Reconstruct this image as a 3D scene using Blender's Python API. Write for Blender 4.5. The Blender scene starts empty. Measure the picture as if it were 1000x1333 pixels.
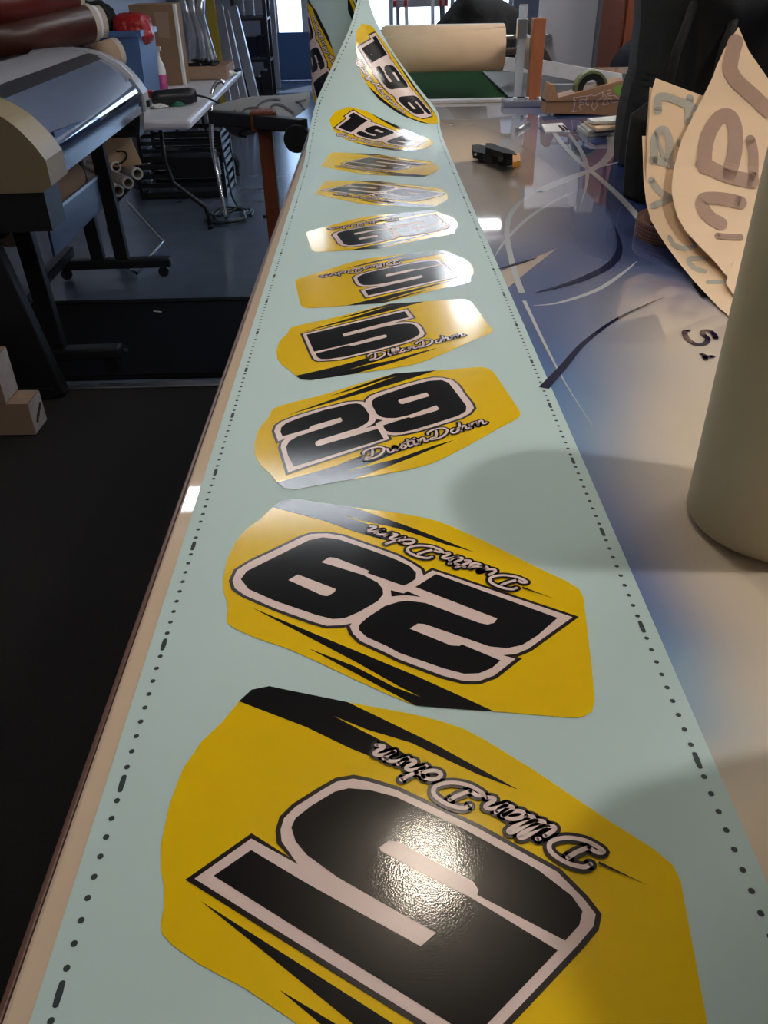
import bpy, bmesh, math, random
from mathutils import Vector, Matrix, noise
from mathutils.geometry import tessellate_polygon
random.seed(7)
R = math.radians
sc = bpy.context.scene
C = sc.collection
# ------------------------------------------------------------------ camera
ZT = 0.99                      # height of the work table
F_PX, PITCH, YAW, ROLL, HC = 1055.0, 0.593581, 0.005806, -0.02, 0.428542
CAM = Vector((0, 0, ZT + HC))
fw = Vector((math.sin(YAW)*math.cos(PITCH), math.cos(YAW)*math.cos(PITCH), -math.sin(PITCH)))
rt = Vector((math.cos(YAW), -math.sin(YAW), 0)); up = rt.cross(fw)
rt2 = math.cos(ROLL)*rt + math.sin(ROLL)*up; up2 = -math.sin(ROLL)*rt + math.cos(ROLL)*up
cd = bpy.data.cameras.new('camera'); cam = bpy.data.objects.new('camera', cd); C.objects.link(cam)
cam.matrix_world = Matrix.Translation(CAM) @ Matrix((rt2, up2, -fw)).transposed().to_4x4()
cd.sensor_fit = 'HORIZONTAL'; cd.sensor_width = 36; cd.lens = 36*F_PX/1000
cd.clip_start = .02; cd.clip_end = 200
sc.camera = cam
# ------------------------------------------------------------------ colour management, sky, sun, lamps
sc.view_settings.view_transform = 'Standard'; sc.view_settings.look = 'None'
sc.view_settings.gamma = 1; sc.view_settings.use_curve_mapping = False
sc.view_settings.exposure = 0.0
W = bpy.data.worlds.new('sky'); sc.world = W; W.use_nodes = True
bg = W.node_tree.nodes['Background']; bg.inputs[0].default_value = (.45, .66, 1, 1); bg.inputs[1].default_value = 6.0
sun = bpy.data.lights.new('sun', 'SUN'); sun.energy = 6.0; sun.angle = R(1.5); sun.color = (1, .96, .9)
so = bpy.data.objects.new('sun', sun); C.objects.link(so); so.rotation_euler = (R(38), 0, R(150))
LAMP_WARM = 760.0  # radiance of the shaded ceiling bulb on the right
LAMP_TUBE = 21.0   # radiance of the fluorescent tubes
# ------------------------------------------------------------------ pixel helpers (photo taken as 1000 x 1333)
def ray(x, y): return fw + rt2*((x-500)/F_PX) - up2*((y-666.5)/F_PX)
def at(x, y, z=ZT):
    d = ray(x, y); return CAM + d*((z-CAM.z)/d.z)
def atY(x, y, Y):
    d = ray(x, y); return CAM + d*(Y/d.y)
def atX(x, y, X):
    d = ray(x, y); return CAM + d*(X/d.x)
def on_profile(x, y, prof, lift=0):
    d = ray(x, y); best = None
    for (y0, z0), (y1, z1) in zip(prof, prof[1:]):
        z0 += ZT; z1 += ZT
        # solve CAM + t d = (y0 + k(y1-y0), z0 + k(z1-z0))
        a, b, e, f = d.y, -(y1-y0), d.z, -(z1-z0)
        det = a*f - b*e
        if abs(det) < 1e-12: continue
        p, q = y0-CAM.y, z0-CAM.z
        t = (p*f - b*q)/det; k = (a*q - p*e)/det
        if t > 0 and -1e-6 <= k <= 1+1e-6 and (best is None or t < best): best = t
    if best is None:
        best = prof[-1][0]/d.y if d.z*(prof[-1][0]/d.y)+CAM.z > prof[-1][1]+ZT else (ZT-CAM.z+.003)/d.z
    return CAM + d*(best*(1-lift))
# ------------------------------------------------------------------ materials
MATS = {}
def mat(name, col, rough=.5, metal=0, var=.08, scale=30, bump=0, bscale=200, coat=0, trans=0, emit=None, estr=0, alpha=1, spec=.5, stretch=None, ior=1.45):
    m = bpy.data.materials.new(name); m.use_nodes = True; nt = m.node_tree
    b = nt.nodes['Principled BSDF']
    tc = nt.nodes.new('ShaderNodeTexCoord'); src = tc.outputs['Object']
    if stretch:
        mp = nt.nodes.new('ShaderNodeMapping'); mp.inputs['Scale'].default_value = stretch
        nt.links.new(src, mp.inputs[0]); src = mp.outputs[0]
    if var:
        n = nt.nodes.new('ShaderNodeTexNoise'); n.inputs['Scale'].default_value = scale; n.inputs['Detail'].default_value = 4
        nt.links.new(src, n.inputs['Vector'])
        mx = nt.nodes.new('ShaderNodeMix'); mx.data_type = 'RGBA'
        mx.inputs[6].default_value = tuple(c*(1-var) for c in col)+(1,)
        mx.inputs[7].default_value = tuple(min(1, c*(1+var)) for c in col)+(1,)
        nt.links.new(n.outputs[0], mx.inputs[0]); nt.links.new(mx.outputs[2], b.inputs['Base Color'])
    else: b.inputs['Base Color'].default_value = (*col, 1)
    if bump:
        n2 = nt.nodes.new('ShaderNodeTexNoise'); n2.inputs['Scale'].default_value = bscale; n2.inputs['Detail'].default_value = 3
        nt.links.new(src, n2.inputs['Vector'])
        bp = nt.nodes.new('ShaderNodeBump'); bp.inputs['Strength'].default_value = bump; bp.inputs['Distance'].default_value = .002
        nt.links.new(n2.outputs[0], bp.inputs['Height']); nt.links.new(bp.outputs[0], b.inputs['Normal'])
    b.inputs['Roughness'].default_value = rough; b.inputs['Metallic'].default_value = metal
    b.inputs['Coat Weight'].default_value = coat; b.inputs['Coat Roughness'].default_value = .03
    b.inputs['Transmission Weight'].default_value = trans; b.inputs['Alpha'].default_value = alpha
    b.inputs['Specular IOR Level'].default_value = spec; b.inputs['IOR'].default_value = ior
    if emit: b.inputs['Emission Color'].default_value = (*emit, 1); b.inputs['Emission Strength'].default_value = estr
    MATS[name] = m
    return m
def s2l(*c): return tuple(((v/255+.055)/1.055)**2.4 if v > 10 else v/255/12.92 for v in c)
M = MATS
mat('carpet', (.013, .0105, .009), .95, var=.5, scale=160, bump=.6, bscale=500)
mat('concrete', (.10, .125, .175), .22, var=.25, scale=5, bump=.15, bscale=14)
mat('rubber_black', (.004, .004, .005), .9, bump=.3, bscale=300, spec=.12)
mat('wall_white', (.62, .62, .66), .8, var=.05, scale=3)
mat('wall_grey', (.30, .30, .33), .85, var=.08, scale=3)
mat('ceiling_white', (.55, .53, .50), .9, var=.04, scale=3)
mat('tabletop', s2l(214, 190, 164), .03, var=.05, scale=5, coat=.6, stretch=(1, .2, 1))
mat('table_trim', (.12, .06, .045), .35)
mat('mint_paper', s2l(190, 213, 210), .5, var=.02, scale=9, bump=.04, bscale=900)
mat('liner_back', (.7, .7, .66), .7)
mat('hole_shade', (.03, .04, .045), .6, var=0)  # dark tone for the shade inside the strip's holes
mat('vinyl_yellow', s2l(238, 196, 6), .13, var=.03, scale=6, bump=.035, bscale=20)
mat('ink_black', (.005, .005, .006), .09, var=.3, scale=900, bump=.035, bscale=900)
mat('ink_pink', s2l(232, 206, 198), .2, var=.03, bump=.03, bscale=1000)
mat('ink_maroon', (.012, .006, .006), .2, var=.1)
mat('steel', (.55, .56, .58), .3, 1)
mat('chrome', (.7, .7, .72), .12, 1)
mat('alu', (.42, .44, .5), .3, .9, var=.1, scale=4, stretch=(8, 8, 1))
mat('black_metal', (.012, .012, .014), .42)
mat('black_plastic', (.014, .014, .016), .38, bump=.1)
mat('black_cloth', (.008, .008, .009), .92, var=.3, bump=.5, bscale=260)
mat('navy_cloth', (.012, .016, .03), .9, var=.3, bump=.4, bscale=200)
mat('beige_plastic', (.27, .21, .12), .42, var=.03)
mat('grey_plastic', (.36, .36, .38), .4, var=.04)
mat('clear_cover', (.13, .16, .25), .04, var=.2, scale=3, coat=1)
mat('dark_glass', (.012, .018, .05), .12, var=.1)
mat('dark_slot', (.02, .022, .03), .3)
mat('blue_panel', (.022, .045, .13), .3, var=.08)
mat('blue_bin', (.07, .14, .30), .4, var=.05)
mat('cardboard', (.25, .15, .085), .85, var=.12, scale=18)
mat('carton_tan', (.33, .22, .15), .85, var=.1, scale=18)
mat('paper_white', (.72, .71, .68), .75, var=.03)
mat('paper_speckled', (.62, .62, .66), .7, var=.35, scale=12)
mat('cream_paper', s2l(222, 190, 155), .7, var=.05, scale=22)
mat('cream_roll', s2l(205, 192, 160), .55, var=.03, scale=8)
mat('transfer_sheet', s2l(236, 204, 166), .62, var=.03, scale=14, bump=.1, bscale=160)
mat('letter_brown', s2l(170, 138, 118), .7, var=.06, scale=120)
mat('letter_grey', s2l(178, 172, 158), .7, var=.06, scale=120)
mat('letter_dark', (.02, .02, .022), .6)
mat('white_plastic', (.58, .57, .60), .4, var=.04)
mat('red_plastic', (.35, .012, .012), .35)
mat('roll_red', (.10, .012, .008), .3, var=.2, scale=4)
mat('roll_brown', (.055, .014, .008), .35, var=.2)
mat('tube_core', (.5, .43, .36), .8, var=.1)
mat('green_tape', (.02, .16, .09), .4)
mat('olive_tape', (.16, .19, .07), .45, var=.1)
mat('green_mat', (.008, .040, .010), .95, var=.15, scale=6, spec=.08)
mat('lime', (.22, .42, .06), .5)
mat('dispenser_tan', (.40, .215, .11), .5, var=.05)
mat('wood_orange', (.40, .135, .055), .45, var=.25, scale=10, stretch=(6, 6, .6))
mat('wood_rust', (.16, .035, .010), .5, var=.25, scale=10, stretch=(6, 6, .6))
mat('yellow_paint', (.35, .24, .02), .5)
mat('pink_liquid', (.45, .06, .22), .25, var=.03)
mat('clear_plastic', (.75, .8, .85), .15, alpha=.45, var=0)
mat('orange_plastic', (.75, .30, .02), .4)
mat('print_white', s2l(196, 198, 200), .04, var=.04, coat=.6)
mat('print_navy', (.012, .014, .05), .04, var=.1, coat=.6)
mat('print_purple', (.02, .008, .035), .04, coat=.6)
mat('print_beige', s2l(196, 176, 160), .04, coat=.6)
mat('banding_brown', (.26, .12, .08), .5, var=.2, scale=60)
mat('banding_dark', (.14, .055, .04), .5, var=.2, scale=60)
mat('tube_glow', (.9, .9, .9), .5, var=0, emit=(.88, .94, 1), estr=LAMP_TUBE)
mat('fill_glow_aisle', (.9, .9, .9), .5, var=0, emit=(1, .96, .90), estr=52.0)  # glow of the two fill lights added over the right aisle
mat('fill_glow_rear', (.9, .9, .9), .5, var=0, emit=(.95, .97, 1), estr=5.0)  # glow of the fill light added behind the camera
mat('bulb_small', (.9, .9, .9), .5, var=0, emit=(1, .86, .68), estr=520.0)
mat('bulb_glow', (.9, .9, .9), .5, var=0, emit=(1, .95, .90), estr=LAMP_WARM)
mat('pavement', (.8, .8, .8), .9, var=.05)
mat('silver_wrap', (.45, .47, .52), .2, .7, var=.5, scale=9, bump=.8, bscale=25)
mat('box_print', (.5, .46, .45), .8, var=.35, scale=26)
m = bpy.data.materials.new('window_glass'); m.use_nodes = True; nt = m.node_tree; nt.nodes.clear()
o_ = nt.nodes.new('ShaderNodeOutputMaterial'); mx_ = nt.nodes.new('ShaderNodeMixShader'); tr_ = nt.nodes.new('ShaderNodeBsdfTransparent'); gl_ = nt.nodes.new('ShaderNodeBsdfGlossy')
gl_.inputs['Roughness'].default_value = .02; mx_.inputs[0].default_value = .06
nt.links.new(tr_.outputs[0], mx_.inputs[1]); nt.links.new(gl_.outputs[0], mx_.inputs[2]); nt.links.new(mx_.outputs[0], o_.inputs[0]); M['window_glass'] = m
m = bpy.data.materials.new('table_print'); m.use_nodes = True; nt = m.node_tree; b_ = nt.nodes['Principled BSDF']
a_ = nt.nodes.new('ShaderNodeVertexColor'); a_.layer_name = 'print'
n_ = nt.nodes.new('ShaderNodeTexNoise'); n_.inputs['Scale'].default_value = 7; n_.inputs['Detail'].default_value = 5; n_.inputs['Distortion'].default_value = 1.5
h_ = nt.nodes.new('ShaderNodeMix'); h_.data_type = 'RGBA'; h_.blend_type = 'SOFT_LIGHT'; h_.inputs[0].default_value = .22
nt.links.new(a_.outputs[0], h_.inputs[6]); nt.links.new(n_.outputs[0], h_.inputs[7]); nt.links.new(h_.outputs[2], b_.inputs['Base Color'])
b_.inputs['Roughness'].default_value = .03; b_.inputs['Coat Weight'].default_value = .6; b_.inputs['Coat Roughness'].default_value = .02; M['table_print'] = m
# ------------------------------------------------------------------ mesh helpers
def V(*a): return Vector(a)
class MB:
    def __init__(s): s.v = []; s.f = []; s.sm = []
    def add(s, vs, fs, smooth=False):
        o = len(s.v); s.v += [Vector(v) for v in vs]; s.f += [tuple(i+o for i in f) for f in fs]; s.sm += [smooth]*len(fs); return s
    def box(s, c, size, rot=None, bev=0):
        hx, hy, hz = (q/2 for q in size)
        if bev:
            bm = bmesh.new(); bmesh.ops.create_cube(bm, size=1)
            for v in bm.verts: v.co = Vector((v.co.x*size[0], v.co.y*size[1], v.co.z*size[2]))
            bmesh.ops.bevel(bm, geom=bm.edges[:], offset=bev, segments=2, affect='EDGES', profile=.5)
            vs = [v.co.copy() for v in bm.verts]; fs = [tuple(v.index for v in f.verts) for f in bm.faces]; bm.free()
        else:
            vs = [Vector((x, y, z)) for x in (-hx, hx) for y in (-hy, hy) for z in (-hz, hz)]
            fs = [(0, 1, 3, 2), (4, 6, 7, 5), (0, 4, 5, 1), (2, 3, 7, 6), (0, 2, 6, 4), (1, 5, 7, 3)]
        if rot: vs = [rot @ v for v in vs]
        return s.add([v+Vector(c) for v in vs], fs)
    def beam(s, p0, p1, w, h, upv=(0, 0, 1), bev=0):
        p0, p1 = Vector(p0), Vector(p1); d = p1-p0; L = d.length; d.normalize()
        u = Vector(upv)
        if abs(u.dot(d)) > .95: u = Vector((0, 1, 0))
        x = d.cross(u).normalized(); z = x.cross(d)
        return s.box((p0+p1)/2, (w, L, h), Matrix((x, d, z)).transposed(), bev)
    def tube(s, pts, r, n=10, caps=True, closed=False):
        pts = [Vector(p) for p in pts]; rr = r if isinstance(r, (list, tuple)) else [r]*len(pts)
        vs = []; fs = []; N = len(pts); prev = None
        for i, p in enumerate(pts):
            if closed: t = pts[(i+1) % N]-pts[i-1]
            else: t = (pts[min(i+1, N-1)]-pts[max(i-1, 0)])
            t.normalize()
            if prev is None: a = t.cross(Vector((0, 0, 1)) if abs(t.z) < .9 else Vector((1, 0, 0))).normalized()
            else: a = (prev-t*prev.dot(t)).normalized()
            prev = a; b = t.cross(a)
            vs += [p+(a*math.cos(k*2*math.pi/n)+b*math.sin(k*2*math.pi/n))*rr[i] for k in range(n)]
        for i in range(N if closed else N-1):
            j = (i+1) % N
            for k in range(n): fs.append((i*n+k, i*n+(k+1) % n, j*n+(k+1) % n, j*n+k))
        s.add(vs, fs, True)
        if caps and not closed:
            o = len(s.v)-len(vs); s.f += [tuple(o+k for k in range(n))[::-1], tuple(o+(N-1)*n+k for k in range(n))]; s.sm += [False, False]
        return s
    def cyl(s, p0, p1, r, n=24, r2=None): return s.tube([p0, p1], [r, r if r2 is None else r2], n)
    def ring(s, p0, p1, ro, ri, n=32):
        p0, p1 = Vector(p0), Vector(p1); d = (p1-p0).normalized()
        a = d.cross(Vector((0, 0, 1)) if abs(d.z) < .9 else Vector((1, 0, 0))).normalized(); b = d.cross(a)
        vs = []
        for p, r in ((p0, ro), (p1, ro), (p1, ri), (p0, ri)):
            vs += [p+(a*math.cos(k*2*math.pi/n)+b*math.sin(k*2*math.pi/n))*r for k in range(n)]
        fs = [(q*n+k, q*n+(k+1) % n, ((q+1) % 4)*n+(k+1) % n, ((q+1) % 4)*n+k) for q in range(4) for k in range(n)]
        return s.add(vs, fs, False)
    def lathe(s, prof, c=(0, 0, 0), n=32, rot=None):
        vs = []; c = Vector(c)
        for r, z in prof:
            vs += [Vector((r*math.cos(k*2*math.pi/n), r*math.sin(k*2*math.pi/n), z)) for k in range(n)]
        if rot: vs = [rot @ v for v in vs]
        fs = [(i*n+k, i*n+(k+1) % n, (i+1)*n+(k+1) % n, (i+1)*n+k) for i in range(len(prof)-1) for k in range(n)]
        return s.add([v+c for v in vs], fs, True)
    def prism(s, pts, off):                       # pts: 3-D planar polygon, extruded by vector off
        pts = [Vector(p) for p in pts]; off = Vector(off); n = len(pts)
        tris = tessellate_polygon([pts])
        vs = pts+[p+off for p in pts]
        fs = [tuple(t) for t in tris]+[tuple(i+n for i in t)[::-1] for t in tris]+[(i, (i+1) % n, (i+1) % n+n, i+n) for i in range(n)]
        return s.add(vs, fs)
    def build(s, name, material, parent=None, matl=None):
        me = bpy.data.meshes.new(name)
        loc = Vector((0, 0, 0))
        if parent is None and s.v:
            xs = [v.x for v in s.v]; ys = [v.y for v in s.v]; zs = [v.z for v in s.v]
            loc = Vector(((min(xs)+max(xs))/2, (min(ys)+max(ys))/2, min(zs)))
        elif parent is not None: loc = wloc(parent)
        me.from_pydata([v-loc for v in s.v], [], s.f)
        me.polygons.foreach_set('use_smooth', s.sm); me.update()
        bm = bmesh.new(); bm.from_mesh(me); bmesh.ops.recalc_face_normals(bm, faces=bm.faces); bm.to_mesh(me); bm.free()
        me.materials.append(M[material] if isinstance(material, str) else material)
        o = bpy.data.objects.new(name, me); C.objects.link(o)
        if parent is not None: o.parent = parent
        else: o.location = loc
        return o
def wloc(o):
    l = Vector(o.location)
    while o.parent: o = o.parent; l += Vector(o.location)
    return l
def tag(o, label=None, cat=None, group=None, kind=None):
    if label: o['label'] = label
    if cat: o['category'] = cat
    if group: o['group'] = group
    if kind: o['kind'] = kind
    return o
def thing(name, label, cat, loc, group=None):
    o = bpy.data.objects.new(name, None); o.empty_display_size = .05; C.objects.link(o); o.location = loc
    return tag(o, label, cat, group)
def struct(o): o['kind'] = 'structure'; return o
def bend(pts, n=8, closed=False):                  # Catmull-Rom
    pts = [Vector(p) for p in pts]; out = []; N = len(pts)
    for i in range(N if closed else N-1):
        g = (lambda k: pts[k % N]) if closed else (lambda k: pts[max(0, min(N-1, k))])
        p0, p1, p2, p3 = g(i-1), g(i), g(i+1), g(i+2)
        for k in range(n):
            t = k/n
            out.append(.5*((2*p1)+(p2-p0)*t+(2*p0-5*p1+4*p2-p3)*t*t+(3*p1-p0-3*p2+p3)*t**3))
    if not closed: out.append(pts[-1])
    return out
def ribbon2(pts, w, caps=True, taper=None):       # 2-D ribbon -> (verts, faces)
    n = len(pts); vs = []; fs = []
    for i, p in enumerate(pts):
        t = (pts[min(i+1, n-1)]-pts[max(i-1, 0)])
        if t.length < 1e-9: t = Vector((1, 0))
        t.normalize(); q = Vector((-t.y, t.x))*(w/2*(taper(i/(n-1)) if taper else 1))
        vs += [p+q, p-q]
    fs = [(2*i, 2*i+1, 2*i+3, 2*i+2) for i in range(n-1)]
    if caps and not taper:
        for p in (pts[0], pts[-1]):
            o = len(vs); vs += [p+Vector((math.cos(k*math.pi/5), math.sin(k*math.pi/5)))*(w/2) for k in range(10)]; fs.append(tuple(range(o, o+10)))
    return vs, fs
def poly2(pts):
    pts = [Vector((p[0], p[1])) for p in pts]
    tris = tessellate_polygon([[Vector((p.x, p.y, 0)) for p in pts]])
    return pts, [tuple(t) for t in tris]
def circ(c, r, n=10): return [Vector((c[0]+r*math.cos(k*2*math.pi/n), c[1]+r*math.sin(k*2*math.pi/n))) for k in range(n)]
# ================================================================== THE ROOM
XL, XR, YB, YF, ZC = -2.9, 3.4, 13.8, -2.6, 2.56
struct(MB().box(((XL+XR)/2, (3.06+YB)/2, -.02), (XR-XL, YB-3.06, .04)).build('floor', 'concrete'))
struct(MB().box(((XL+XR)/2, (3.06+YF)/2, -.02), (XR-XL, 3.06-YF, .044)).build('floor_carpet', 'carpet'))
struct(MB().box(((XL+XR)/2, (YF+YB)/2, ZC+.03), (XR-XL+.2, YB-YF+.2, .06)).build('ceiling', 'ceiling_white'))
struct(MB().box((XL-.05, (YF+YB)/2, ZC/2), (.1, YB-YF, ZC)).build('wall_left', 'wall_white'))
struct(MB().box((XR+.05, (YF+YB)/2, ZC/2), (.1, YB-YF, ZC)).build('wall_right', 'wall_grey'))
struct(MB().box(((XL+XR)/2, YF-.05, ZC/2), (XR-XL, .1, ZC)).build('wall_front', 'wall_grey'))
struct(MB().box((-1.03, 3.065, .006), (3.6, .05, .012), bev=.004).build('trim_1', 'steel'))
# back wall with a glazed door and a wide shop window
dl, dr = atY(356, 60, YB).x, atY(404, 60, YB).x
wl, wr = atY(430, 20, YB).x, atY(668, 20, YB).x
sill = atY(520, 40, YB).z - .04
def wallseg(mb, x0, x1, z0, z1): return mb.box(((x0+x1)/2, YB+.06, (z0+z1)/2), (x1-x0, .12, z1-z0))
mb = MB(); wallseg(mb, XL, dl, 0, ZC); wallseg(mb, dr, wl, 0, ZC); wallseg(mb, wl, wr, 0, sill); wallseg(mb, wl, wr, 2.3, ZC); wallseg(mb, wr, XR, 0, ZC); wallseg(mb, dl, dr, 2.15, ZC)
struct(mb.build('wall_back', 'wall_grey'))
d = struct(thing('door_1', None, None, ((dl+dr)/2, YB, 0)))
dz = atY(380, 42, YB).z
mb = MB(); mb.box(((dl+dr)/2, YB+.03, dz/2), (dr-dl, .05, dz)); mb.build('door_panel', 'blue_bin', d)
mb = MB()
for x in (dl+.05, dr-.05): mb.box((x, YB+.03, (dz+2.15)/2), (.1, .05, 2.15-dz))
mb.box(((dl+dr)/2, YB+.03, 2.1), (dr-dl-.2, .05, .1)); mb.build('door_frame', 'white_plastic', d)
MB().box(((dl+dr)/2, YB+.03, (dz+2.05)/2), (dr-dl-.2, .006, 2.05-dz)).build('door_pane', 'window_glass', d)
MB().cyl((dr-.06, YB+.0, .95), (dr-.06, YB-.05, .95), .025).build('door_handle', 'steel', d)
w_ = struct(thing('window_1', None, None, ((wl+wr)/2, YB, sill)))
mb = MB()
for x in (wl+.04, (wl*2+wr)/3, (wl+2*wr)/3, wr-.04): mb.box((x, YB+.05, (sill+2.3)/2), (.06, .06, 2.3-sill))
for z in (sill+.03, 2.27): mb.box(((wl+wr)/2, YB+.05, z), (wr-wl, .05, .06))
mb.build('window_frame', 'white_plastic', w_)
for i in range(3):
    a, b = wl+(wr-wl)*i/3, wl+(wr-wl)*(i+1)/3
    MB().box(((a+b)/2, YB+.05, (sill+2.3)/2), (b-a-.02, .006, 2.3-sill-.1)).build('window_pane', 'window_glass', w_)
struct(MB().box((0, YB+20.2, -.15), (80, 40, .1)).build('ground_outside', 'pavement'))
# ------------------------------------------------------------------ ceiling lamps (out of view; rear and right aisle fixtures added as fill)
def tube_fixture(p0, p1, label, glow='tube_glow'):
    p0, p1 = V(*p0, 2.485), V(*p1, 2.485); d = (p1-p0).normalized(); q = V(-d.y, d.x, 0); c = (p0+p1)/2
    t = thing('ceiling_light', label, 'ceiling light', (c.x, c.y, 2.46), 'fluorescent fixtures on the ceiling')
    MB().beam(p0-d*.05+V(0, 0, .05), p1+d*.05+V(0, 0, .05), .16, .05, bev=.01).build('housing', 'white_plastic', t)
    for k in (-.045, .045): MB().cyl(p0+q*k, p1+q*k, .02, 12).build('tube', glow, t)
    for p in (p0-d*.02, p1+d*.02): MB().beam(p-d*.015, p+d*.015, .14, .05).build('end_cap', 'white_plastic', t)
tube_fixture((-.95, 3.0), (0, 3.0), 'twin tube fluorescent ceiling light over the long work table')
tube_fixture((.62, 4.95), (.62, 6.5), 'twin tube fluorescent ceiling light running towards the shop window')
tube_fixture((.05, 7.4), (1.12, 7.4), 'twin tube fluorescent ceiling light crossing the shop near the ladder')
tube_fixture((-.3, -1.9), (1.3, -1.9), 'added twin tube fill light, out of view behind the near end of the work table', 'fill_glow_rear')  # added fill for surfaces facing the camera
tube_fixture((2.3, 1.7), (2.3, 3.0), 'added twin tube fill light, out of view over the aisle right of the work table', 'fill_glow_aisle')  # added fill to brighten the far strip and table
tube_fixture((2.6, 3.4), (2.6, 4.8), 'added twin tube fill light, out of view over the right aisle beyond the black bag', 'fill_glow_aisle')  # added fill to lift the cream far end of the tabletop
tube_fixture((-.62, 7.2), (-.42, 7.2), 'short fluorescent ceiling light beside the folding table')
def bulb(x, y, r, label, glow, added_shade):
    t = thing('ceiling_lamp', label, 'ceiling lamp', (x, y, 2.3), 'round lamps on the ceiling')
    MB().lathe([(0, ZC), (.07, ZC), (.07, ZC-.03), (.03, ZC-.05), (0, ZC-.05)], (x, y, 0)).build('base', 'white_plastic', t)
    MB().lathe([(0.02, ZC-.05), (r*.7, ZC-.06), (r, ZC-.06-r*.8), (r*.9, ZC-.06-r*1.3), (r*.5, ZC-.06-r*1.75), (0.001, ZC-.06-r*1.9)], (x, y, 0)).build('globe', glow, t)
    if added_shade: MB().lathe([(.03, ZC-.045), (.08, ZC-.05), (added_shade, ZC-.19), (added_shade-.004, ZC-.19), (.076, ZC-.055), (.03, ZC-.05)], (x, y, 0)).build('added_shade', 'black_metal', t)  # cone added to keep lamp light off the left floor and background
bulb(.87, .50, .032, 'ceiling lamp with an added shade to the right above the standing roll', 'bulb_glow', .20)
bulb(.10, 1.22, .022, 'small bare ceiling bulb straight above the decal strip', 'bulb_small', 0)
# ================================================================== THE WORK TABLE
TX0, TX1, TY0, TY1 = -.193, 1.75, -.35, 4.45
tb = thing('work_table', 'long cream glass-smooth work table with blue swirl print', 'table', ((TX0+TX1)/2, (TY0+TY1)/2, 0))
MB().box(((TX0+TX1)/2, (TY0+TY1)/2, ZT-.025), (TX1-TX0, TY1-TY0, .05), bev=.003).build('table_top', 'tabletop', tb)
MB().box((TX0-.0025, (TY0+TY1)/2, ZT-.026), (.004, TY1-TY0, .048), bev=.001).build('edge_trim', 'table_trim', tb)
for x in (TX0+.25, TX1-.12):
    for y in (TY0+.15, 2.0, TY1-.15): MB().box((x, y, (ZT-.05)/2), (.08, .08, ZT-.05), bev=.004).build('leg', 'black_metal', tb)
for y in (TY0+.15, TY1-.15): MB().box(((TX0+TX1)/2, y, ZT-.1), (TX1-TX0-.5, .04, .09)).build('apron', 'black_metal', tb)
# airbrushed print under the gloss: colour points read off the photo, laid on the table plane
cr, nv, bl, lb, gb, lav = (222, 204, 178), (16, 34, 96), (44, 96, 168), (128, 176, 208), (92, 118, 168), (156, 148, 164)
CP = [(605, 200, cr), (622, 215, cr), (650, 222, cr), (642, 246, cr), (662, 268, cr), (618, 172, cr), (632, 166, cr), (598, 172, cr), (655, 185, cr), (668, 235, cr), (590, 158, gb), (600, 185, cr), (612, 235, cr), (640, 195, cr), (625, 262, cr), (660, 150, bl), (600, 148, bl), (690, 205, gb), (725, 180, bl), (745, 230, nv), (703, 258, gb), (682, 300, bl), (650, 300, cr), (645, 330, bl),
      (720, 310, nv), (762, 280, nv), (800, 215, nv), (830, 300, nv), (780, 330, nv), (742, 350, nv), (690, 370, nv), (684, 402, nv), (722, 402, nv), (790, 366, gb), (818, 340, nv), (845, 345, gb), (702, 430, gb), (735, 420, lav),
      (770, 398, bl), (768, 428, (90, 140, 170)), (745, 452, bl), (805, 402, cr), (850, 420, cr), (900, 450, cr), (800, 470, cr), (735, 480, bl), (716, 500, bl), (752, 520, lb), (745, 545, bl), (762, 566, lb), (805, 560, cr), (765, 600, bl), (792, 655, bl),
      (828, 640, cr), (850, 600, cr), (800, 690, bl), (830, 755, bl), (850, 805, bl), (872, 860, lb), (905, 780, cr), (903, 930, lb), (950, 900, cr), (960, 1000, cr), (985, 1100, cr), (870, 700, cr), (660, 350, bl), (900, 560, cr), (880, 250, nv), (940, 330, gb), (985, 450, cr), (980, 200, bl), (900, 170, nv)]
cps = [(at(x, y), s2l(*c)) for x, y, c in CP]
px0, px1, py0, py1, nx, ny = .12, 1.73, .02, 3.30, 110, 230
vs = []; cols = []
for j in range(ny+1):
    Y = py0+(py1-py0)*j/ny
    for i in range(nx+1):
        X = px0+(px1-px0)*i/nx; vs.append((X, Y, ZT+.0004))
        sw = 0; a = [0, 0, 0]; sc_ = Y+.29
        for p, c in cps:                           # smooth blend, wider away from the camera end
            d2 = ((X-p.x)/(.046*(sc_+p.y+.29)/2))**2+((Y-p.y)/(.088*((sc_+p.y+.29)/2)**2))**2
            w = math.exp(-d2*.9)+2e-3/(d2+.3)**1.5; sw += w
            for k in range(3): a[k] += w*c[k]
        cols.append((a[0]/sw, a[1]/sw, a[2]/sw, 1))
me = bpy.data.meshes.new('printed_panel'); me.from_pydata([Vector(v)-wloc(tb) for v in vs], [], [(j*(nx+1)+i, j*(nx+1)+i+1, (j+1)*(nx+1)+i+1, (j+1)*(nx+1)+i) for j in range(ny) for i in range(nx)])
ca = me.color_attributes.new('print', 'FLOAT_COLOR', 'POINT'); ca.data.foreach_set('color', [q for c in cols for q in c])
me.materials.append(M['table_print']); po = bpy.data.objects.new('printed_panel', me); C.objects.link(po); po.parent = tb
def z7(*pts): return [(600+.4*x, 140+.4*y) for x, y in pts]
def swirl(name, pxs, w, material, lay, taper=None, n=10):
    p = [at(x, y) for x, y in pxs]; c = bend([Vector((q.x, q.y)) for q in p], n)
    v, f = ribbon2(c, w, taper=taper)
    return MB().add([(q.x, q.y, ZT+.0004+lay*.0002) for q in v], f).build(name, material, tb)
tp = lambda t: max(.04, math.sin(math.pi*t))
ta = lambda t: max(.05, min(1, 3*t))
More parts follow.
